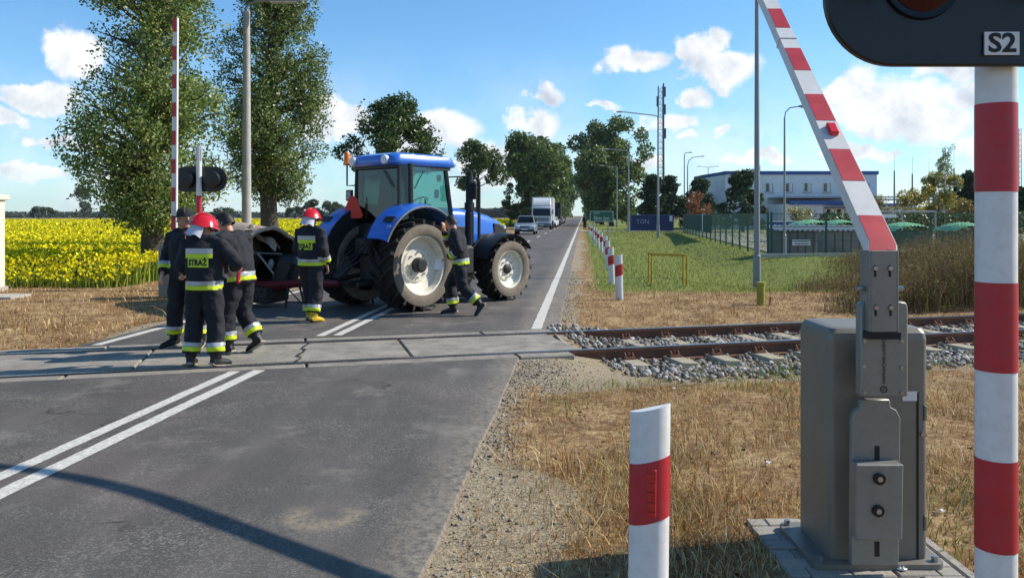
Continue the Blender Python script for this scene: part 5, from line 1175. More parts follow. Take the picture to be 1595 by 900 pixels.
for s in (-1, 1): MB().box((s * .3, 1.9, .98), (.2, 1.3, .28)).build('engine_side', TDARK, tr_, bevel=.02)
# rear fenders
def fender(s):
    mb = MB(); x0, x1 = .50, 1.0; nA = 22
    def pos(u, v, off=0.):
        a = R(20 + 132 * u); rr_ = 1.02 + .05 * math.sin(PI * u) + off; y = math.cos(a) * rr_ * .98 + .03; z = Rr + math.sin(a) * rr_ * 1.0
        x = x0 + (x1 - x0) * v; drop = .055 * v ** 5 + .0
        return (s * x, y * (1 - drop * .5), z - drop)
    mb.grid(lambda u, v: pos(u, v), nA, 9); k = len(mb.v); f0 = mb.f[:]
    mb.add([pos(i / (nA - 1), j / 8, -.035) for j in range(9) for i in range(nA)], [tuple(reversed(f)) for f in f0])
    ring = [i for i in range(nA)] + [j * nA + nA - 1 for j in range(1, 9)] + [8 * nA + i for i in range(nA - 2, -1, -1)] + [j * nA for j in range(7, 0, -1)]
    mb.f += [(ring[i], ring[(i + 1) % len(ring)], ring[(i + 1) % len(ring)] + k, ring[i] + k) for i in range(len(ring))]
    fe = mb.build('rear_fender', TBLUE, tr_, ang=45)
    ed = MB(); ed.tube([Vector(pos(u, 1.0, -.01)) + Vector((s * .012, 0, 0)) for u in np.linspace(0, 1, 20)], .016, 6); ed.build('rubber_edge', mat('rubber_grey', '6f6f6c', .7), fe)
    p = Vector(pos(.80, .72, .02)); q = Vector(pos(.88, .72, .02)); dv = (q - p); M = Matrix.Translation(p.lerp(q, .5)) @ Matrix.Rotation(math.atan2(dv.z, dv.y), 4, 'X')
    ho = MB(M).box((0, 0, 0), (.26, .12, .03)).build('tail_light', TDARK, fe, bevel=.008); MB(M).box((0, .0, .014), (.22, .08, .02)).build('red_lens', mat('tail_red', 'a8201c', .25), ho)
    # inner wall of the wheel arch
    iw = MB(); arc = [(math.cos(R(a)) * 1.0, Rr + math.sin(R(a)) * 1.02) for a in range(14, 156, 10)] + [(-.75, .95), (.7, .8)]
    iw.prism(arc, lambda a, b: (s * .49, a, b), lambda a, b: (s * .515, a, b)); iw.build('arch_wall', TDARK, fe)
    return fe, pos
fr_, fpos = fender(1); fender(-1)
p = Vector(fpos(.90, .86, .012)); text('T7', .09, FRAMEW, 'lettering', fr_, .001, Matrix.Translation(p) @ Matrix.Rotation(R(49), 4, 'X'))
# cab
zb, zt = 1.42, 2.53
cor = {'rl': (-.60, -.20), 'rr': (.60, -.20), 'bl': (-.68, .0), 'br': (.68, .0), 'fl': (-.58, 1.12), 'fr': (.58, 1.12)}
def cp(k, z): x, y = cor[k]; f = (z - zb) / (zt - zb); return Vector((x * (1 - .05 * f), y + (.02 if k[0] != 'f' else -.16) * f, z))
cab = MB(); cab.box((0, .5, 1.2), (1.0, 1.25, .5)); cab.box((0, -.02, 1.35), (1.0, .4, .35)); cb = cab.build('cab_floor', TDARK, tr_, bevel=.03)
for k, r_ in (('rl', .035), ('rr', .035), ('bl', .04), ('br', .045), ('fl', .045), ('fr', .045)):
    lo = 1.15 if k[0] == 'f' else 1.4; MB().tube([cp(k, lo), cp(k, zt + .03)], r_, 8).build('pillar', TDARK, tr_)
def pane(name, ks, z0, z1, inset=.0, m=None):
    a, b = ks; mb = MB(); q = [cp(a, z0), cp(b, z0), cp(b, z1), cp(a, z1)]; nrm = (q[1] - q[0]).cross(q[3] - q[0]).normalized() * .006
    mb.add([p - nrm for p in q] + [p + nrm for p in q], [(0, 1, 2, 3), (7, 6, 5, 4), (0, 4, 5, 1), (1, 5, 6, 2), (2, 6, 7, 3), (3, 7, 4, 0)]); return mb.build(name, m or CGL, tr_, smooth=False)
rw = pane('rear_window', ('rl', 'rr'), 1.48, zt - .02, m=CGR); pane('quarter_window', ('rr', 'br'), 1.5, zt, m=CGR); pane('quarter_window', ('bl', 'rl'), 1.5, zt, m=CGR)
dr = pane('door_glass', ('br', 'fr'), 1.25, zt - .02); pane('door_glass', ('fl', 'bl'), 1.25, zt - .02); pane('windscreen', ('fr', 'fl'), 1.3, zt - .02)
MB().tube([(.2, -.21, 2.45), (.45, -.22, 2.15)], .01, 5).build('wiper', TDARK, rw); MB().tube([(.695, .15, 1.75), (.695, .32, 1.75), (.695, .32, 1.95)], .012, 6).build('grab_handle', TDARK, dr)
MB().tube([(.655, .32, 2.44), (.66, .1, 2.12)], .009, 5).build('wiper', TDARK, dr)
# roof
mb = MB(); rs = [(1.30, 1.50, zt + .0), (1.36, 1.56, zt + .04), (1.36, 1.56, zt + .10), (1.28, 1.46, zt + .18), (1.0, 1.15, zt + .225)]; pts = [[(x * .95, y + .42, z) for x, y in rrect(w, d, .16, 5)] for w, d, z in rs]; k = len(pts[0])
mb.add([p for r_ in pts for p in r_], [(i * k + j, i * k + (j + 1) % k, (i + 1) * k + (j + 1) % k, (i + 1) * k + j) for i in range(len(pts) - 1) for j in range(k)] + [tuple(range(k - 1, -1, -1)), tuple(range((len(pts) - 1) * k, len(pts) * k))])
rf_ = mb.build('cab_roof', TBLUE, tr_, ang=40)
MB().prism(rrect(1.26, 1.40, .12, 4), lambda a, b: (a * .95, b + .42, zt - .05), lambda a, b: (a * .95, b + .42, zt + .005)).build('headliner', TDARK, tr_)
for x in (-.45, .42): MB().lathe([(.0, -.09), (.075, -.09), (.085, -.06), (.07, .03), (.0, .04)], (x, -.31, zt + .09), 'y', 16).build('work_light', mat('lens_clear', 'c8ccd2', .1), rf_)
for x in (-.5, .5): MB().lathe([(.0, .06), (.075, .06), (.085, .03), (.07, -.03), (.0, -.04)], (x, 1.17, zt + .09), 'y', 16).build('work_light', MATS['lens_clear'], rf_)
# interior
mb = MB(); mb.box((0, .27, 1.62), (.5, .48, .14)); mb.build('seat', TDARK, tr_, bevel=.04); MB().box((0, .06, 1.98), (.46, .13, .68), (R(-8), 0, 0)).build('seat_back', TDARK, tr_, bevel=.05)
MB().box((0, .02, 2.36), (.26, .1, .16)).build('headrest', TDARK, tr_, bevel=.03)
sw = [(.2 * math.cos(a), 0.80 + .2 * math.sin(a) * .75, 1.88 + .2 * math.sin(a) * .6) for a in np.linspace(0, 2 * PI, 20, endpoint=False)]; MB().tube(sw, .015, 6, closed=True).tube([(0, .97, 1.4), (0, .80, 1.88)], .035, 8).build('steering_wheel', TDARK, tr_)
MB().box((.38, .45, 1.72), (.16, .55, .3)).build('armrest_console', TDARK, tr_, bevel=.03); MB().box((.42, .87, 2.05), (.1, .04, .16)).build('monitor', TDARK, tr_, bevel=.01)
MB().box((.42, .93, 2.34), (.09, .01, .12), (0, 0, R(20))).build('sticker', mat('sticker_lime', '9fc93a', .5), tr_)
# exhaust and intake
mb = MB(); mb.tube([(.56, 1.60, 1.1), (.56, 1.60, 1.7), (.56, 1.60, 1.72), (.56, 1.60, 2.32), (.57, 1.60, 2.42), (.60, 1.54, 2.5)], [.085, .085, .07, .07, .055, .05], 14); mb.build('exhaust_stack', TDARK, tr_)
MB().cyl((.56, 1.60, 1.76), (.56, 1.60, 1.9), .095, n=14).build('heat_shield', TDARK, tr_); MB().tube([(.70, 1.72, 1.2), (.70, 1.72, 2.28), (.70, 1.66, 2.36)], .03, 8).build('intake_pipe', TDARK, tr_)
# mirrors
for s in (-1, 1):
    MB().tube([(s * .58, 1.02, 2.36), (s * .86, 1.34, 2.38), (s * .88, 1.36, 2.24)], .014, 6).build('mirror_arm', TDARK, tr_); MB().box((s * .88, 1.36, 2.10), (.17, .05, .3)).build('mirror', TDARK, tr_, bevel=.015)
# beacon, plate and lamps on the left rear corner
MB().tube([(-.58, -.2, 2.2), (-.76, -.26, 2.2), (-.76, -.26, 2.62)], .016, 6).build('beacon_stalk', TDARK, tr_)
MB().lathe([(.0, 2.56), (.07, 2.57), (.07, 2.62), (.058, 2.63), (.055, 2.77), (.03, 2.82), (.0, 2.83)], (-.76, -.26, 0), 'z', 16).build('beacon', mat('beacon_orange', 'e8761a', .2, var=.1), tr_)
MB().box((-.70, -.25, 2.02), (.17, .05, .2)).build('plate_holder', TDARK, tr_, bevel=.01); MB().box((-.70, -.28, 2.02), (.13, .01, .15)).build('number_plate', mat('plate_grey2', '8a8c8c', .5), tr_); MB().sph((-.72, -.26, 1.82), .05, 10, 6).build('marker_lamp', TDARK, tr_)
# slow vehicle triangle
tri = [(-.14, 0), (.14, 0), (.17, .06), (.05, .40), (-.05, .40), (-.17, .06)]
MB().prism(tri, lambda a, b: (-.47 + a * .72, -.36 + a * .8, 1.60 + b), lambda a, b: (-.478 + a * .72, -.348 + a * .8, 1.60 + b)).build('slow_vehicle_triangle', mat('tri_red', 'd8301c', .45, var=.05), tr_, bevel=.005)
# front fenders
for s in (-1, 1):
    mb = MB(); ff = lambda u, v, o=0.: (s * (.52 + .43 * v), WB + math.cos(R(35 + 125 * u)) * (.76 + o), .62 + math.sin(R(35 + 125 * u)) * (.70 + o) - .03 * v ** 4)
    mb.grid(ff, 14, 6); k = len(mb.v); f0 = mb.f[:]; mb.add([ff(i / 13, j / 5, -.025) for j in range(6) for i in range(14)], [tuple(reversed(f)) for f in f0]); mb.build('front_fender', FENDP, tr_, ang=50)
    MB().prism([(WB - .78, .75), (WB - .70, 1.0), (WB - .4, 1.28), (WB - .2, 1.3), (WB - .2, .8)], lambda a, b: (s * .5, a, b), lambda a, b: (s * .53, a, b)).build('fender_support', FENDP, tr_)
# tank, steps
MB().box((.62, 1.05, .82), (.42, .85, .55)).build('fuel_tank', TDARK, tr_, bevel=.05); MB().box((-.62, 1.05, .82), (.42, .85, .55)).build('fuel_tank', TDARK, tr_, bevel=.05)
for i in range(3): MB().box((.86, 1.05, .5 + i * .26), (.12, .42, .03)).build('step', TDARK, tr_)
# three-point linkage, hitch and hoses
for s in (-1, 1):
    MB().tube([(s * .33, -.1, .62), (s * .42, -.75, .52), (s * .44, -.98, .5)], .04, 8).build('lower_link', TDARK, tr_); MB().tube([(s * .34, -.25, 1.15), (s * .40, -.6, .56)], .028, 8).build('lift_rod', TDARK, tr_)
MB().tube([(0, -.3, 1.0), (0, -.85, .92)], .035, 8).build('top_link', TDARK, tr_); MB().box((0, -.55, .48), (.16, .7, .1)).build('drawbar', TDARK, tr_, bevel=.01); MB().box((0, -.42, 1.12), (.5, .16, .28)).build('valve_block', TDARK, tr_, bevel=.02)
for i in range(5):
    x = -.25 + i * .12; MB().tube([(x, -.5, 1.15), (x - .02, -.75, 1.0 - .03 * i), (x * .5, -.95, .75), (x * .3, -1.1, .6)], .012, 6).build('hydraulic_hose', mat('hose', '222324', .5), tr_)

# wrecked slurry tanker
BEIGE = mat('torn_sheet', 'b09c86', .7, var=.15, scale=5, dirt='5d4f42', dirt_amt=.6); INNER = mat('tank_inner', '1c1815', .9, var=.3, scale=5, dirt='5a4a3a', dirt_amt=.8); FRR = mat('frame_oxblood', '6a1a20', .6, var=.2, scale=6, dirt='2a1a16', dirt_amt=.6)
wk = thing('wrecked_tanker', 'smashed slurry tanker with torn open barrel lying behind the firefighters', 'trailer', (-4.45, 14.35, 0), R(0))
random.seed(9); ax = Vector((-.60, .79, .06)).normalized(); u_ = Vector((.79, .60, 0)).normalized(); w_ = ax.cross(u_); w_ = w_ if w_.z > 0 else -w_
def tank(r_, jag, L=1.9):
    def f(a, s):
        th = 2 * PI * a; j = jag * (.35 * math.sin(3 * th + 1) + .3 * math.sin(7 * th) + .2 * math.sin(13 * th + 2)); st = -.15 * math.sin(th) + j
        rr_ = r_ * (1 + .06 * math.sin(2 * th + .6) * (1 - s) + .05 * math.sin(5 * th) * (1 - s)) * (1 if s < .93 else .85)
        return Vector((0, 0, .82)) + ax * (st + (L - st) * s) + u_ * rr_ * math.cos(th) + w_ * rr_ * math.sin(th) * 1.02
    return f
mb = MB(); mb.grid(tank(.60, .16), 40, 8, True); mb.build('barrel', BEIGE, wk, ang=60); mb = MB(); mb.grid(tank(.58, .16), 40, 8, True); mb.build('barrel_lining', INNER, wk, ang=60)
mb = MB(); mb.sph((0, 0, .82) + ax * 1.9 if False else Vector((0, 0, .82)) + ax * 1.8, .56, 16, 10); mb.build('barrel_end', BEIGE, wk)
mb = MB(); mb.tube([tank(.60, .16)(a, 0.0) for a in np.linspace(0, 1, 40, endpoint=False)], .034, 6, closed=True); mb.build('torn_rim', BEIGE, wk)
# crumpled sheet peeled off the top
mb = MB(); mb.grid(lambda a, s: Vector((-.42 + .62 * a, -.05 + .3 * s, 1.36 + .09 * math.sin(a * 9) * s + .06 * math.sin(s * 7 + a * 5) - .30 * a * a)), 14, 7); o = mb.build('peeled_sheet', BEIGE, wk, ang=25)
mb = MB(); mb.tube([(-.1, -.1, .98), (.16, -.05, .62), (.12, .12, .5)], .02, 6); mb.tube([(-.28, .1, .98), (.25, .2, .95)], .018, 6); mb.build('broken_pipe', GALV, wk)
mb = MB(); mb.sph((.08, .1, .78), (.06, .05, .09), 8, 6); mb.build('loose_fitting', GALV, wk)
hx = TO - fwd * 1.05 - Vector((-4.45, 14.35, 0)); hx.z = .5
mb = MB(); mb.tube([(-.75, .1, .42), (.15, -.12, .40), (.75, -.25, .46), hx], [.075, .075, .07, .05], 4); mb.tube([(-.75, .75, .42), (.3, .35, .42), (.85, -.2, .48)], .06, 4); mb.build('drawbar_frame', FRR, wk, ang=20)
MB().box((-.3, .2, .26), (1.1, .75, .28), (0, R(4), R(-15))).build('chassis_box', INNER, wk, bevel=.03)
MB().box((.33, .22, .62), (.36, .42, .62), (R(6), R(24), R(-12))).build('pump_cover', mat('cover_black', '1b2021', .6, var=.3, scale=6), wk, bevel=.06)
mb = MB(); mb.tube([(.48, -.22, .44), (.42, -.2, .02)], .02, 6); mb.tube([(.68, -.26, .45), (.78, -.24, .02)], .02, 6); mb.tube([(.43, -.2, .12), (.74, -.24, .12)], .014, 6); mb.tube([(.46, -.21, .36), (.76, -.24, .06)], .012, 6); mb.build('parking_stand', TDARK, wk)
wl = MB(Matrix.Translation((-1.15, .55, .42)) @ Matrix.Rotation(R(35), 4, 'Z')); wl.lathe([(.2, -.12), (.38, -.12), (.42, -.08), (.42, .08), (.38, .12), (.2, .12)], axis='x', n=24, closed=True); ww = wl.build('wheel', TYRE, wk); wl = MB(Matrix.Translation((-1.15, .55, .42)) @ Matrix.Rotation(R(35), 4, 'Z')); wl.lathe([(.21, -.1), (.12, -.04), (0, -.03)], axis='x', n=20); wl.build('rim', FRR, ww)

# ------------------------------------------------------------------ firefighters
SKIN = mat('skin', 'b98467', .55, var=.08, scale=12); HAIR = mat('hair_dark', '1d1611', .6, var=.2, scale=30)
NAVY = mat('fire_navy', '14161e', .85, var=.22, scale=9, bump=.35, bscale=45); BAND_S = mat('band_silver', 'a9abad', .35, .2, var=.08, scale=20); BAND_Y = mat('band_yellow', 'c6d81c', .5, var=.08, scale=20)
BOOT = mat('boot_black', '141313', .55, var=.2); BOOTY = mat('boot_yellow', 'c9a51e', .5, var=.1); SOLE = mat('sole_pale', '9a9284', .8)
HELM = mat('helmet_red', 'c4151f', .22, var=.05, scale=8, coat=.4); CAPE = mat('neck_cape', 'b9bcc4', .55, var=.08)
FOLD = bpy.data.textures.new('fold', 'CLOUDS'); FOLD.noise_scale = .11; FOLD.noise_depth = 2
def skin_mesh(name, mb, voxel, it, m, parent=None, fold=0.):
    me = mb.mesh('tmp'); o = bpy.data.objects.new('tmp', me); COL.objects.link(o)
    a = o.modifiers.new('r', 'REMESH'); a.mode = 'VOXEL'; a.voxel_size = voxel; a.use_smooth_shade = True
    if it: s = o.modifiers.new('s', 'SMOOTH'); s.factor = .5; s.iterations = it
    if fold: d = o.modifiers.new('d', 'DISPLACE'); d.texture = FOLD; d.strength = fold; d.mid_level = .5; d.texture_coords = 'LOCAL'
    bpy.context.view_layer.update()
    me2 = bpy.data.meshes.new_from_object(o.evaluated_get(bpy.context.evaluated_depsgraph_get())); bpy.data.objects.remove(o)
    me2.materials.clear(); me2.materials.append(m); me2.polygons.foreach_set('use_smooth', [True] * len(me2.polygons))
    r = bpy.data.objects.new(name, me2); COL.objects.link(r)
    if parent: r.parent = parent
    return r
def cloth_band(src, name, m, a, d, lo, hi, rmax, lat=None, ry=None, off=.005):
    """band of fabric lying on garment src, between lo and hi along direction d from a"""
    a = np.array(a); d = np.array(Vector(d).normalized()); me = src.data; n = len(me.vertices)
    V = np.empty(n * 3); me.vertices.foreach_get('co', V); V = V.reshape(-1, 3); Nn = np.empty(n * 3); me.vertex_normals.foreach_get('vector', Nn); Nn = Nn.reshape(-1, 3)
    t = (V - a) @ d; q = V - a - t[:, None] * d
    if lat is not None:
        l = np.array(Vector(lat).normalized()); x = q @ l; y = np.linalg.norm(q - x[:, None] * l, axis=1); ok = (x / rmax) ** 2 + (y / ry) ** 2 < 1
    else: ok = np.linalg.norm(q, axis=1) < rmax
    ins = (t > lo) & (t < hi); F = []
    for f in me.polygons:
        vs = list(f.vertices)
        if all(ok[i] for i in vs) and any(ins[i] for i in vs): F.append(vs)
    if not F: return
    use = sorted({i for f in F for i in f}); ix = {i: k for k, i in enumerate(use)}
    P = V[use] + Nn[use] * off; tt = (P - a) @ d; P = P + (np.clip(tt, lo, hi) - tt)[:, None] * d
    mb = MB(); mb.add([tuple(x) for x in P], [tuple(ix[i] for i in f) for f in F]); return mb.build(name, m, src, ang=80)
STAND = dict(pel=(0, 0, .95), wst=(0, .0, 1.10), chs=(0, .01, 1.32), nek=(0, -.01, 1.49), hed=(0, .035, 1.635),
             sL=(-.195, 0, 1.415), eL=(-.27, -.03, 1.15), wL=(-.25, .08, .92), sR=(.195, 0, 1.415), eR=(.27, -.03, 1.15), wR=(.25, .08, .92),
             hL=(-.095, 0, .92), kL=(-.11, .02, .50), aL=(-.115, -.03, .10), tL=(-.14, .15, .035), hR=(.095, 0, .92), kR=(.11, .02, .50), aR=(.115, -.03, .10), tR=(.14, .15, .035))
def hand(mb, w, d, thumb, curl=.6):
    """palm, four unequal bent fingers and a thumb leaving the side of the palm"""
    d = Vector(d).normalized(); th = Vector(thumb); th = (th - d * th.dot(d)).normalized(); nrm = d.cross(th); w = Vector(w)
    mb.tube([w - d * .03, w + d * .02, w + d * .06, w + d * .095], [(.024, .020), (.034, .018), (.042, .017), (.036, .014)], 10, side=th)
    for i, ln in enumerate((.072, .080, .075, .058)):
        b = w + d * .088 + th * (.030 - .020 * i); c1 = b + (d * math.cos(curl * .6) + nrm * math.sin(curl * .6)) * ln * .45; c2 = c1 + (d * math.cos(curl * 1.5) + nrm * math.sin(curl * 1.5)) * ln * .32; c3 = c2 + (d * math.cos(curl * 2.3) + nrm * math.sin(curl * 2.3)) * ln * .25
        mb.tube([b - d * .02, b, c1, c2, c3], [.009, .0095, .009, .0085, .007], 7)
    b = w + d * .03 + th * .03; mb.tube([b - th * .015, b + th * .018 + d * .02, b + th * .03 + d * .05 + nrm * .012, b + th * .026 + d * .072 + nrm * .022], [.012, .0115, .010, .008], 7)
def person(label, loc, rz, sc=1.0, J=None, yaw=0., pitch=0., helmet=False, hair='short', cap=False, boots=BOOT, back_text=False, jacket_band=True, arm_bands=True, chest_patch=False, leg_bands=True, curl=(.6, .6), group='firefighters at the crossing', low=False, dirs=None, suit=None, cat='person'):
    j = {k: Vector(v) for k, v in STAND.items()}
    for k, v in (J or {}).items(): j[k] = Vector(v)
    lat = (j['sR'] - j['sL']).normalized(); latp = (j['hR'] - j['hL']).normalized(); suit = suit or NAVY
    H = Matrix.Translation(j['hed']) @ Matrix.Rotation(yaw, 4, 'Z') @ Matrix.Rotation(pitch, 4, 'X')
    R3 = H.to_3x3()
    # body: one continuous surface
    b = MB()
    b.tube([j['pel'] - Vector((0, 0, .06)), j['pel'], j['wst'], j['chs'], j['nek'] - Vector((0, 0, .03))], [(.13, .09), (.15, .10), (.13, .09), (.15, .10), (.07, .06)], 16, side=lat)
    b.tube([j['nek'] - Vector((0, 0, .04)), j['nek'].lerp(j['hed'], .5), j['hed']], [.062, .056, .055], 12)
    b.sph(H @ Vector((0, -.012, .028)), (.074, .094, .092), 18, 12, R3); b.sph(H @ Vector((0, .022, -.045)), (.056, .068, .078), 16, 10, R3); b.sph(H @ Vector((0, .055, -.095)), (.032, .03, .026), 10, 8, R3)
    b.tube([H @ Vector((0, .082, .02)), H @ Vector((0, .102, -.022)), H @ Vector((0, .086, -.036))], [.010, .016, .011], 8)
    b.sph(H @ Vector((0, .086, -.066)), (.024, .012, .010), 8, 6, R3); b.tube([H @ Vector((-.045, .078, .03)), H @ Vector((0, .09, .034)), H @ Vector((.045, .078, .03))], .010, 7)
    for s in (-1, 1): b.sph(H @ Vector((s * .076, -.012, -.012)), (.011, .022, .034), 8, 8, R3)
    for S in 'LR':
        b.tube([j['s' + S], j['e' + S], j['w' + S]], [.050, .040, .028], 10); b.tube([j['h' + S], j['k' + S], j['a' + S]], [.080, .055, .042], 10); b.tube([j['s' + S] * .6 + j['nek'] * .4, j['s' + S]], [.06, .055], 8)
        b.tube([j['a' + S] + Vector((0, 0, .0)), j['a' + S].lerp(j['t' + S], .5), j['t' + S]], [.035, .032, .025], 8)
        d = (dirs or {}).get(S) or tuple(j['w' + S] - j['e' + S]); thv = (dirs or {}).get('t' + S) or ((.9 if S == 'L' else -.9), .6, .1)
        hand(b, j['w' + S], d, thv, curl[0] if S == 'L' else -curl[1])
    body = skin_mesh('person', b, .0105 if not low else .02, 2, SKIN); body.location = loc; body.rotation_euler = (0, 0, rz); body.scale = (sc, sc, sc)
    tag(body, label, cat, group)
    for s in (-1, 1): e = MB().sph(H @ Vector((s * .03, .079, .012)), (.011, .008, .007), 8, 6, R3).build('eye', mat('eye_dark', '1a1412', .2), body)
    MB().tube([H @ Vector((-.022, .095, -.064)), H @ Vector((0, .099, -.066)), H @ Vector((.022, .095, -.064))], .0035, 6).build('mouth', mat('lips', '7d4a40', .6), body)
    # trousers
    t = MB(); t.tube([j['pel'] - Vector((0, 0, .09)), j['pel'], j['wst']], [(.165, .125), (.17, .13), (.155, .115)], 16, side=latp)
    RL = dict(h=.122, k=.104, a=.100)
    for S in 'LR':
        k_, a_ = j['k' + S], j['a' + S]; mid = j['h' + S].lerp(k_, .5); t.tube([j['h' + S] + Vector((0, 0, .05)), j['h' + S], mid, k_, k_.lerp(a_, .5), a_ + (k_ - a_).normalized() * .06], [.10, RL['h'], .116, RL['k'], .102, RL['a']], 14)
    tro = skin_mesh('trousers', t, .016, 2, suit, body, .045)
    # jacket with a collar
    c = MB(); hem = j['pel'] + (j['pel'] - j['wst']) * .55
    c.tube([hem, j['pel'], j['wst'], j['chs'], j['chs'].lerp(j['nek'], .55), j['nek'] - Vector((0, 0, .035)), j['nek'] + Vector((0, 0, .02))], [(.212, .152), (.213, .155), (.212, .155), (.222, .158), (.195, .125), (.11, .095), (.08, .078)], 18, side=lat)
    for S in 'LR':
        s_, e_, w_ = j['s' + S], j['e' + S], j['w' + S]; c.tube([s_ * .7 + j['chs'] * .3 + Vector((0, 0, .02)), s_, s_.lerp(e_, .5), e_, e_.lerp(w_, .6), w_ + (e_ - w_).normalized() * .02], [.078, .086, .086, .080, .073, .062], 12); c.tube([j['nek'] - Vector((0, 0, .035)), j['nek'].lerp(s_, .55) + Vector((0, 0, .005)), s_], [.075, .072, .066], 10)
    jk = skin_mesh('jacket', c, .016, 2, suit, body, .04)
    col = MB(); col.tube([j['nek'] - Vector((0, 0, .045)), j['nek'] + Vector((0, -.004, .035))], [(.092, .090), (.076, .078)], 16, side=lat, cap=False); col.build('collar', suit, jk)
    if jacket_band:
        up = (j['wst'] - j['pel']).normalized()
        cloth_band(jk, 'reflective_band', BAND_Y, hem, up, .030, .080, .30, lat, .25); cloth_band(jk, 'reflective_band', BAND_S, hem, up, .082, .130, .30, lat, .25)
    if arm_bands:
        for S in 'LR':
            e_, w_ = j['e' + S], j['w' + S]; L = (w_ - e_).length; cloth_band(jk, 'reflective_band', BAND_S, e_, w_ - e_, L * .42, L * .42 + .045, .125); cloth_band(jk, 'reflective_band', BAND_Y, e_, w_ - e_, L * .42 + .047, L * .42 + .09, .125)
    if leg_bands:
        for S in 'LR':
            k_, a_ = j['k' + S], j['a' + S]; L = (a_ - k_).length; cloth_band(tro, 'reflective_band', BAND_S, k_, a_ - k_, L * .54, L * .54 + .048, .16); cloth_band(tro, 'reflective_band', BAND_Y, k_, a_ - k_, L * .54 + .050, L * .54 + .10, .16)
    for S in 'LR':
        a_, t_ = j['a' + S], j['t' + S]; k_ = j['k' + S]; fd = (t_ - a_); bo = MB()
        bo.tube([a_ + (k_ - a_).normalized() * .14, a_ + (k_ - a_).normalized() * .03, a_ - fd * .16 + Vector((0, 0, -.03)) * 0], [.075, .068, .055], 12)
        sid = fd.cross(Vector((0, 0, 1))); sid = sid if sid.length > .01 else Vector((1, 0, 0))
        heel = a_ - fd * .28 + (t_ - a_).cross(sid).normalized() * 0; dn = sid.cross(fd).normalized(); dn = dn if dn.z < 0 else -dn
        bo.tube([heel + dn * .035, a_ + dn * .03, a_.lerp(t_, .5) + dn * .012, t_, t_ + fd.normalized() * .05], [(.040, .045), (.046, .060), (.050, .046), (.048, .036), (.030, .022)], 12, side=sid)
        bt = skin_mesh('boot', bo, .014, 2, boots, body)
        so = MB(); off = dn * .062; so.tube([heel + dn * .068, a_ + dn * .075, a_.lerp(t_, .5) + dn * .055, t_ + dn * .034, t_ + fd.normalized() * .055 + dn * .022], [(.042, .012), (.045, .012), (.050, .012), (.050, .012), (.032, .010)], 10, side=sid); so.build('sole', SOLE if boots is BOOT else BOOT, bt)
    if helmet:
        h = MB(); nu, nv = 28, 12
        def dome(u, v):
            a = 2 * PI * u; e = PI / 2 * v; rx, ry, rz_ = .128, .155, .128; ridge = 1 + .05 * math.exp(-(math.sin(a) * 0 + math.cos(a) * math.cos(e)) ** 2 * 30)
            br = 1 + .16 * (1 - v) ** 5
            return H @ Vector((rx * math.cos(a) * math.cos(e) * br, -.01 + ry * math.sin(a) * math.cos(e) * br, .015 + rz_ * math.sin(e) * ridge - .03 * (1 - v) ** 3 * (1 if math.sin(a) < 0 else .2)))
        h.grid(dome, nu, nv, True); k0 = len(h.v); hm = h.build('helmet', HELM, body, ang=60)
        rb = MB(); rb.tube([H @ Vector((0, -.01 + .158 * math.cos(a), .02 + .136 * math.sin(a))) for a in np.linspace(.25, PI - .25, 14)], [(.016, .010)] * 14, 8, side=R3 @ Vector((1, 0, 0))); rb.build('helmet_ridge', HELM, hm)
        for s in (-1, 1): MB().sph(H @ Vector((s * .124, .04, -.005)), (.012, .03, .03), 10, 8, R3).build('helmet_boss', mat('helmet_dark', '4a0c10', .4), hm)
        vz = MB(); vz.grid(lambda u, v: H @ Vector((.135 * math.cos(R(20 + 140 * u)), -.01 + .165 * math.sin(R(20 + 140 * u)), .045 - .055 * v)), 14, 4); vz.build('visor', mat('visor_dark', '1a1c20', .15), hm)
        cpm = MB(); cpm.grid(lambda u, v: H @ Vector(((.118 + .03 * v) * math.cos(R(195 + 150 * u)), -.015 + (.14 + .02 * v) * math.sin(R(195 + 150 * u)) - .015 * v, -.0 - .14 * v + .012 * math.sin(u * 17) * v)), 18, 6); cpm.build('neck_cape', CAPE, hm, ang=60)
    if hair:
        hr = MB(); hr.grid(lambda u, v: H @ Vector((.086 * math.cos(2 * PI * u) * math.cos(PI / 2 * v), -.018 + .106 * math.sin(2 * PI * u) * math.cos(PI / 2 * v), .032 + .104 * math.sin(PI / 2 * v) - (.075 * (1 - v) ** 2 if math.sin(2 * PI * u) < .25 else -.055 * (1 - v)))), 28, 10, True)
        for i in range(len(hr.v)): p = Vector(hr.v[i]); hr.v[i] = tuple(p + Vector((random.uniform(-1, 1), random.uniform(-1, 1), random.uniform(-1, 1))) * .003)
        if not helmet: hr.build('hair', HAIR, body, ang=60)
    if cap:
        k_ = MB(); k_.grid(lambda u, v: H @ Vector((.088 * math.cos(2 * PI * u) * math.cos(PI / 2 * min(v * 1.08, 1)) ** .55, -.012 + .108 * math.sin(2 * PI * u) * math.cos(PI / 2 * min(v * 1.08, 1)) ** .55, .035 + .092 * math.sin(PI / 2 * v) ** .8)), 24, 8, True); cc = k_.build('cap', suit, body, ang=60)
        MB().prism([(.07 * math.cos(a) * 1.15, .075 + .085 * math.sin(a)) for a in np.linspace(0, PI, 12)], lambda a, b_: H @ Vector((a, b_, .036)), lambda a, b_: H @ Vector((a, b_, .044))).build('cap_peak', suit, cc)
    def on_back(x, z, off=.012):
        q = min(.98, abs(x) / .235); return Vector((x, -.150 * math.sqrt(1 - q * q) - off, z))
    lean = Matrix.Translation(j['chs']) ; ax_ = (j['nek'] - j['wst']).normalized(); yv = ax_.cross(lat).normalized(); B = Matrix((lat, yv, ax_)).transposed().to_4x4(); B.translation = j['chs']
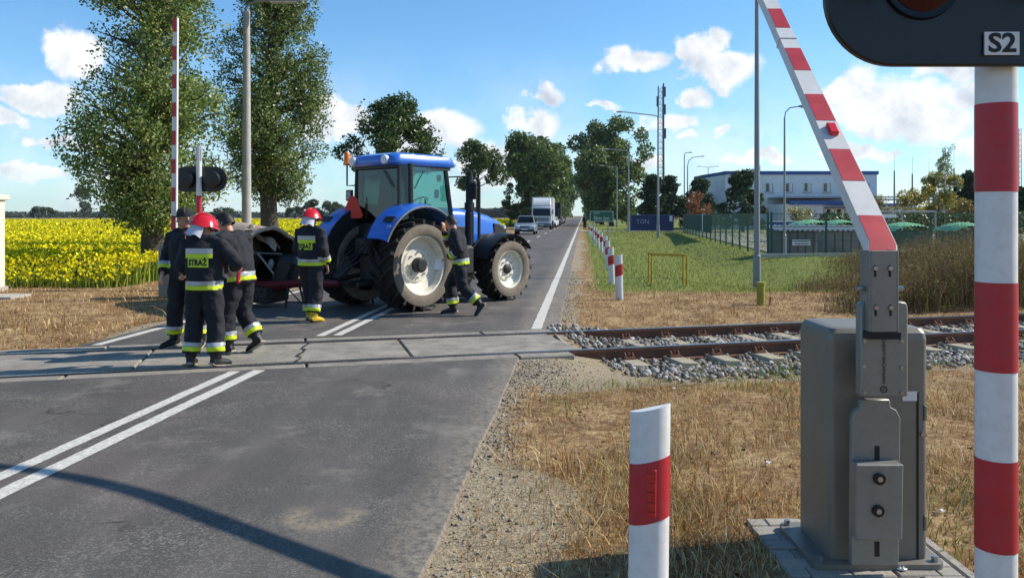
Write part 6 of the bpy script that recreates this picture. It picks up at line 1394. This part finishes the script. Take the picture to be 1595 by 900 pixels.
    if back_text:
        for (za, zb2, w, m, nm) in ((-.015, .045, .165, BAND_S, 'reflective_band'), (-.065, -.017, .165, BAND_Y, 'reflective_band'), (-.17, -.068, .125, BAND_Y, 'name_panel')):
            g = MB(); g.grid(lambda u, v: B @ on_back(-w + 2 * w * u, za + (zb2 - za) * v, .016), 16, 4); pnl = g.build(nm, m, jk)
        text('STRAŻ', .088, mat('stencil_black', '1e1e1f', .7), 'lettering', pnl, .001, None, 'CENTER', lambda v: B @ (on_back(v.x * .86, v.y * 1.05 - .120, .019 + v.z)), bold=.0045)
    if chest_patch:
        g = MB(); g.grid(lambda u, v: B @ Vector((-.15 + .10 * u, .158, -.10 + .09 * v)), 4, 4); g.build('chest_patch', BAND_Y, jk); g = MB(); g.grid(lambda u, v: B @ Vector((-.15 + .10 * u, .159, -.005 + .03 * v)), 4, 3); g.build('reflective_band', BAND_S, jk)
    return body
# man with helmet and STRAZ on his back, hands in front of him
pa = gp(318, 571); pa.z = 0
A = person('firefighter in red helmet seen from behind with yellow back panel, on the slab', pa, R(-8), .945,
       dict(hed=(-.03, .07, 1.61), nek=(-.01, .02, 1.49), eR=(.38, .06, 1.20), wR=(.22, .26, 1.10), eL=(-.30, .02, 1.17), wL=(-.20, .22, 1.02), aL=(-.15, -.03, .10), kL=(-.13, .02, .5), aR=(.16, -.03, .10), kR=(.13, .02, .5), tL=(-.2, .14, .035), tR=(.22, .14, .035)),
       yaw=R(-38), pitch=R(-18), helmet=True, back_text=True)
o = MB().tube([(0, 0, -.05), (0, .02, .05), (.03, .03, .10)], [.022, .026, .015], 10).sph((0, 0, -.06), .026, 10, 6).build('radio', mat('radio_red', 'b01a1f', .35)); o.location = (pa.x + .33, pa.y + .12, .98); tag(o, 'small red handset held at the waist by the man with back panel', 'handset')
pb_ = gp(290, 541); pb_.z = 0
Bm = person('firefighter in dark peaked cap facing the camera, leftmost of the group', pb_, R(170), .985,
       dict(eL=(-.28, .05, 1.17), wL=(-.16, .20, .99), eR=(.29, -.02, 1.15), wR=(.24, .14, .94), aL=(-.19, -.02, .10), kL=(-.15, .02, .5), aR=(.17, -.02, .1), kR=(.14, .02, .5), tL=(-.24, .14, .035), tR=(.24, .13, .035)),
       yaw=R(-32), pitch=R(-8), cap=True, jacket_band=False)
MB().tube([(-.06, .12, 1.47), (-.10, .172, 1.32), (-.05, .178, 1.15)], .007, 6).build('lanyard', mat('lanyard_red', '8a1c28', .6), Bm)
pc = gp(372, 551); pc.z = 0
Cm = person('bareheaded firefighter bending over in talk, right of the one with back panel', pc, R(68), .985,
       dict(pel=(0, -.02, .94), wst=(0, .0, 1.09), chs=(0, .07, 1.30), nek=(0, .13, 1.46), hed=(0, .21, 1.585), sL=(-.20, .09, 1.41), sR=(.20, .08, 1.41), eL=(-.27, .14, 1.13), wL=(-.14, .33, 1.12), eR=(.28, .10, 1.13), wR=(.15, .30, 1.05),
            kL=(-.10, .10, .50), aL=(-.11, .06, .10), tL=(-.12, .24, .035), kR=(.12, .04, .50), aR=(.13, -.18, .17), tR=(.14, -.04, .045)),
       yaw=R(8), pitch=R(-26))
pd = gp(484, 502); pd.z = 0
D = person('firefighter in red helmet and yellow boots walking away towards the tractor', pd, R(-22), .985,
       dict(eR=(.27, -.04, 1.16), wR=(.26, .06, .90), eL=(-.26, .0, 1.15), wL=(-.22, .14, .93), kL=(-.09, .08, .50), aL=(-.09, .10, .10), tL=(-.11, .28, .035), kR=(.09, .02, .5), aR=(.09, -.06, .10), tR=(.12, .12, .035)),
       yaw=R(-10), pitch=R(-14), helmet=True, back_text=True, boots=BOOTY)
pe = gp(717, 490.5); pe.z = 0
Em = person('dark-haired firefighter striding past the tractor wheel with a white paper', pe, R(82), .975,
       dict(pel=(0, 0, .91), wst=(0, .02, 1.06), chs=(0, .06, 1.27), nek=(0, .09, 1.44), hed=(0, .17, 1.565), sL=(-.20, .06, 1.39), sR=(.20, .08, 1.39), hL=(-.095, 0, .88), hR=(.095, 0, .88),
            eL=(-.31, -.05, 1.12), wL=(-.29, .17, .99), eR=(.24, .28, 1.20), wR=(.10, .30, 1.44), kR=(.10, .20, .50), aR=(.10, .14, .10), tR=(.11, .32, .035), kL=(-.10, -.06, .48), aL=(-.11, -.37, .20), tL=(-.12, -.30, .045)),
       yaw=R(-6), pitch=R(-24), chest_patch=True, dirs=dict(R=(-.2, .05, .9), tR=(-.6, .4, 0)))
c = MB().add([(-.07, -.0, -.10), (.05, .02, -.11), (.07, .01, .05), (-.05, -.02, .07), (-.07, .003, -.10), (.05, .023, -.11), (.07, .013, .05), (-.05, -.017, .07)], [(0, 1, 2, 3), (7, 6, 5, 4), (0, 4, 5, 1), (1, 5, 6, 2), (2, 6, 7, 3), (3, 7, 4, 0)]).build('paper_sheet', mat('paper', 'd8d8d6', .7), smooth=False)
wv = Em.matrix_basis @ Vector((-.30, .30, .90)); c.location = wv + Vector((-.01, -.025, 0)); tag(c, 'folded white paper in the hand of the striding firefighter', 'paper')
# figure at the roadside far away
pf = gp(911, 356.5); pf.z = 0
person('distant person in dark clothes standing at the edge of the far road', pf, R(20), 1.0, None, low=True, jacket_band=False, arm_bands=False, leg_bands=False, group='people far down the road')

# ------------------------------------------------------------------ queue of vehicles
VG = mat('vehicle_glass', '0c1114', .12, spec=.35); RUB = mat('tyre_road', '161616', .85); LENS = mat('head_lens', 'd3d7db', .12, spec=.8); BLKP = mat('black_plastic', '1a1b1c', .6); ALU = mat('alloy', '9a9c9f', .35, .7)
def road_wheel(par, x, y, r, w):
    mb = MB(); mb.lathe([(r * .62, -w / 2), (r * .95, -w / 2), (r, -w * .35), (r, w * .35), (r * .95, w / 2), (r * .62, w / 2)], (x, y, r), 'x', 24, True); wh = mb.build('wheel', RUB, par, ang=50)
    s = 1 if x > 0 else -1; MB().lathe([(r * .64, s * w * .5), (r * .55, s * w * .36), (r * .2, s * w * .42), (0, s * w * .44)], (x, y, r), 'x', 20).build('rim', ALU, wh)
def car(label, loc, rz, paint, H=1.62, Wd=1.80, L=4.3, name='car', group='vehicles queuing on the far road'):
    """front looks along +y"""
    t = thing(name, label, 'car', loc, rz, group); hw = Wd / 2
    prof = [(-L / 2 + .05, .42), (-L / 2, .75), (-L / 2 + .08, .98), (L / 2 - 1.15, .98), (L / 2 - .35, .84), (L / 2 - .06, .70), (L / 2, .52), (L / 2 - .06, .30), (-L / 2 + .1, .28)]
    mb = MB(); secs = ((-1, .93), (-.94, 1), (.94, 1), (1, .93)); vs = []
    for (f, k) in secs: vs += [(f * hw, y * (k if abs(y) > L * .4 else 1), .62 + (z - .62) * (k if z > .6 else 1)) for y, z in prof]
    n = len(prof); mb.add(vs, [tuple(range(n - 1, -1, -1)), tuple(range(3 * n, 4 * n))] + [(i * n + j, i * n + (j + 1) % n, (i + 1) * n + (j + 1) % n, (i + 1) * n + j) for i in range(3) for j in range(n)]); bo = mb.build('body', paint, t, bevel=.04, seg=2, ang=40)
    gh = [(-L / 2 + .12, .97, hw * .93), (-L / 2 + .45, H - .10, hw * .74), (-.6, H, hw * .72), (.35, H - .05, hw * .73), (L / 2 - 1.12, .97, hw * .92)]
    mb = MB(); vs = [(-w, y, z) for y, z, w in gh] + [(w, y, z) for y, z, w in gh]; mb.add(vs, [(0, 1, 2, 3, 4), (9, 8, 7, 6, 5)] + [(i, i + 5, i + 6, i + 1) for i in range(4)]); cab_ = mb.build('cabin', paint, t, bevel=.05, seg=2)
    a, b = gh[3], gh[4]; q = lambda f, s, o: (s * ((a[2] + (b[2] - a[2]) * f) * .90), a[0] + (b[0] - a[0]) * f, a[1] + (b[1] - a[1]) * f + o)
    MB().add([q(.06, -1, .012), q(.06, 1, .012), q(.93, 1, .012), q(.93, -1, .012)], [(0, 1, 2, 3)]).build('windscreen', VG, t, smooth=False)
    for s in (-1, 1):
        f = lambda y, z: s * (gh[0][2] + (gh[2][2] - gh[0][2]) * (z - .97) / (H - .97) + .012)
        for (y0, y1, yt0, yt1) in ((-.05, L / 2 - 1.42, -.05, .34), (-1.05, -.13, -1.05, -.13), (-L / 2 + .4, -1.13, -L / 2 + .62, -1.13)):
            z0, z1 = 1.02, H - .13; MB().add([(f(y0, z0), y0, z0), (f(y1, z0), y1, z0), (f(yt1, z1), yt1, z1), (f(yt0, z1), yt0, z1)], [(0, 1, 2, 3)]).build('side_window', VG, t, smooth=False)
        MB().box((s * hw * .70, L / 2 - .16, .70), (.36, .18, .16), (0, 0, s * -.28)).build('headlight', LENS, t, bevel=.03); MB().box((s * (hw + .09), L / 2 - 1.35, 1.02), (.2, .1, .14)).build('mirror', paint, t, bevel=.03)
        for y in (L / 2 - .82, -L / 2 + .75): road_wheel(t, s * (hw - .1), y, .32, .21); MB().lathe([(.0, 0), (.37, 0), (.37, .012), (0, .012)], (s * (hw - .005), y, .34), 'x', 20).build('wheel_arch', BLKP, t)
    MB().box((0, L / 2 - .06, .66), (hw * .9, .1, .13)).build('grille', BLKP, t, bevel=.01); MB().box((0, L / 2 + .0, .36), (Wd * .93, .14, .2)).build('lower_bumper', BLKP, t, bevel=.03); MB().box((0, L / 2 + .06, .47), (.52, .02, .11)).build('number_plate', FRAMEW, t)
    return t
RZ = PI - math.atan(ROADS) * 1                        # facing the camera along the road
SILV = mat('paint_silver', 'a3a7aa', .3, .55, var=.03, coat=.6); WHT = mat('paint_white', 'cdced0', .35, var=.03, coat=.4); DKB = mat('paint_dark', '1e2228', .3, coat=.5); REDP = mat('paint_red', '7a1a1c', .3, coat=.5)
q = rd(-5.05, 71); car('silver people carrier at the head of the queue', q, RZ, SILV, 1.66)
for (Y, m, lab) in ((112, WHT, 'white car behind the white truck'), (119, WHT, 'second white car behind the white truck'), (146, SILV, 'silver car behind the dark truck'), (154, DKB, 'dark car behind the dark truck'), (163, REDP, 'red car far back in the queue'), (172, WHT, 'white car far back in the queue'), (184, DKB, 'last dark car of the queue')):
    q = rd(-5.0 if Y not in (112, 119) else -4.55, Y); car(lab, q, RZ, m, 1.47)
def truck(label, loc, paint, cabp, Hb=3.9, Lb=7.0, dark=False):
    t = thing('truck', label, 'truck', loc, RZ, 'vehicles queuing on the far road'); w = 2.45
    cabb = MB(); prof = [(0.0, .55), (.02, 1.45), (-.12, 2.55), (-.25, 2.78), (-1.9, 2.80), (-1.95, .55)]
    cabb.prism(prof, lambda a, b: (-w / 2 + .06, a, b), lambda a, b: (w / 2 - .06, a, b)); cabb.build('cab', cabp, t, bevel=.07, seg=2)
    MB().add([(-1.04, .035, 1.62), (1.04, .035, 1.62), (1.0, -.085, 2.5), (-1.0, -.085, 2.5)], [(0, 1, 2, 3)]).build('windscreen', VG, t, smooth=False)
    for s in (-1, 1):
        MB().add([(s * 1.175, -.15, 1.65), (s * 1.175, -1.1, 1.65), (s * 1.175, -1.1, 2.45), (s * 1.175, -.25, 2.45)], [(0, 1, 2, 3)]).build('side_window', VG, t, smooth=False)
        MB().box((s * .92, .04, .78), (.42, .1, .26)).build('headlight', LENS, t, bevel=.03); MB().box((s * 1.36, -.1, 2.1), (.12, .1, .6)).build('mirror', BLKP, t, bevel=.03)
        for y in (-1.0, -Lb * .78 - 1.2): road_wheel(t, s * 1.06, y, .5, .3)
    g = MB(); g.box((0, .03, 1.22), (1.7, .06, .42)); gr = g.build('grille', BLKP, t)
    for k in range(4): MB().box((0, .07, 1.07 + k * .1), (1.66, .03, .03)).build('grille_bar', cabp, gr)
    MB().box((0, .08, .58), (2.4, .2, .34)).build('bumper', mat('bumper_grey', '6d7073', .5), t, bevel=.04); MB().box((0, .19, .56), (.52, .02, .11)).build('number_plate', FRAMEW, t)
    bx_ = MB(); bx_.box((0, -2.15 - Lb / 2, (1.05 + Hb) / 2), (2.55, Lb, Hb - 1.05)); bxx = bx_.build('cargo_box', paint, t, bevel=.03)
    if not dark: MB().prism([(-.35, 2.82), (-.5, 3.15), (-1.3, Hb - .15), (-1.95, Hb - .1), (-1.95, 2.82)], lambda a, b: (-1.1, a, b), lambda a, b: (1.1, a, b)).build('roof_deflector', cabp, t, bevel=.06)
    MB().box((0, -2.15 - Lb / 2, .9), (.9, Lb, .24)).build('chassis_rail', BLKP, t); return t
q = rd(-4.95, 95); truck('white box truck behind the silver people carrier', q, WHT, WHT)
q = rd(-4.95, 126); truck('dark truck further back in the queue', q, mat('box_dark', '20262c', .6), DKB, 3.7, 8, True)

# ------------------------------------------------------------------ haze over the plain
hz = MB().box((0, 1500, 38), (5400, 4600, 84)).build('haze', None); hm = bpy.data.materials.new('haze'); hm.use_nodes = True; N = hm.node_tree.nodes; K = hm.node_tree.links; N.clear()
ho = N.new('ShaderNodeOutputMaterial'); hv = N.new('ShaderNodeVolumePrincipled'); hv.inputs['Color'].default_value = (.80, .88, 1.0, 1); hv.inputs['Density'].default_value = .00010; hv.inputs['Anisotropy'].default_value = .2
K.new(hv.outputs[0], ho.inputs['Volume']); hz.data.materials.append(hm); tag(hz, 'thin pale haze over the far plain', 'haze', kind='stuff')
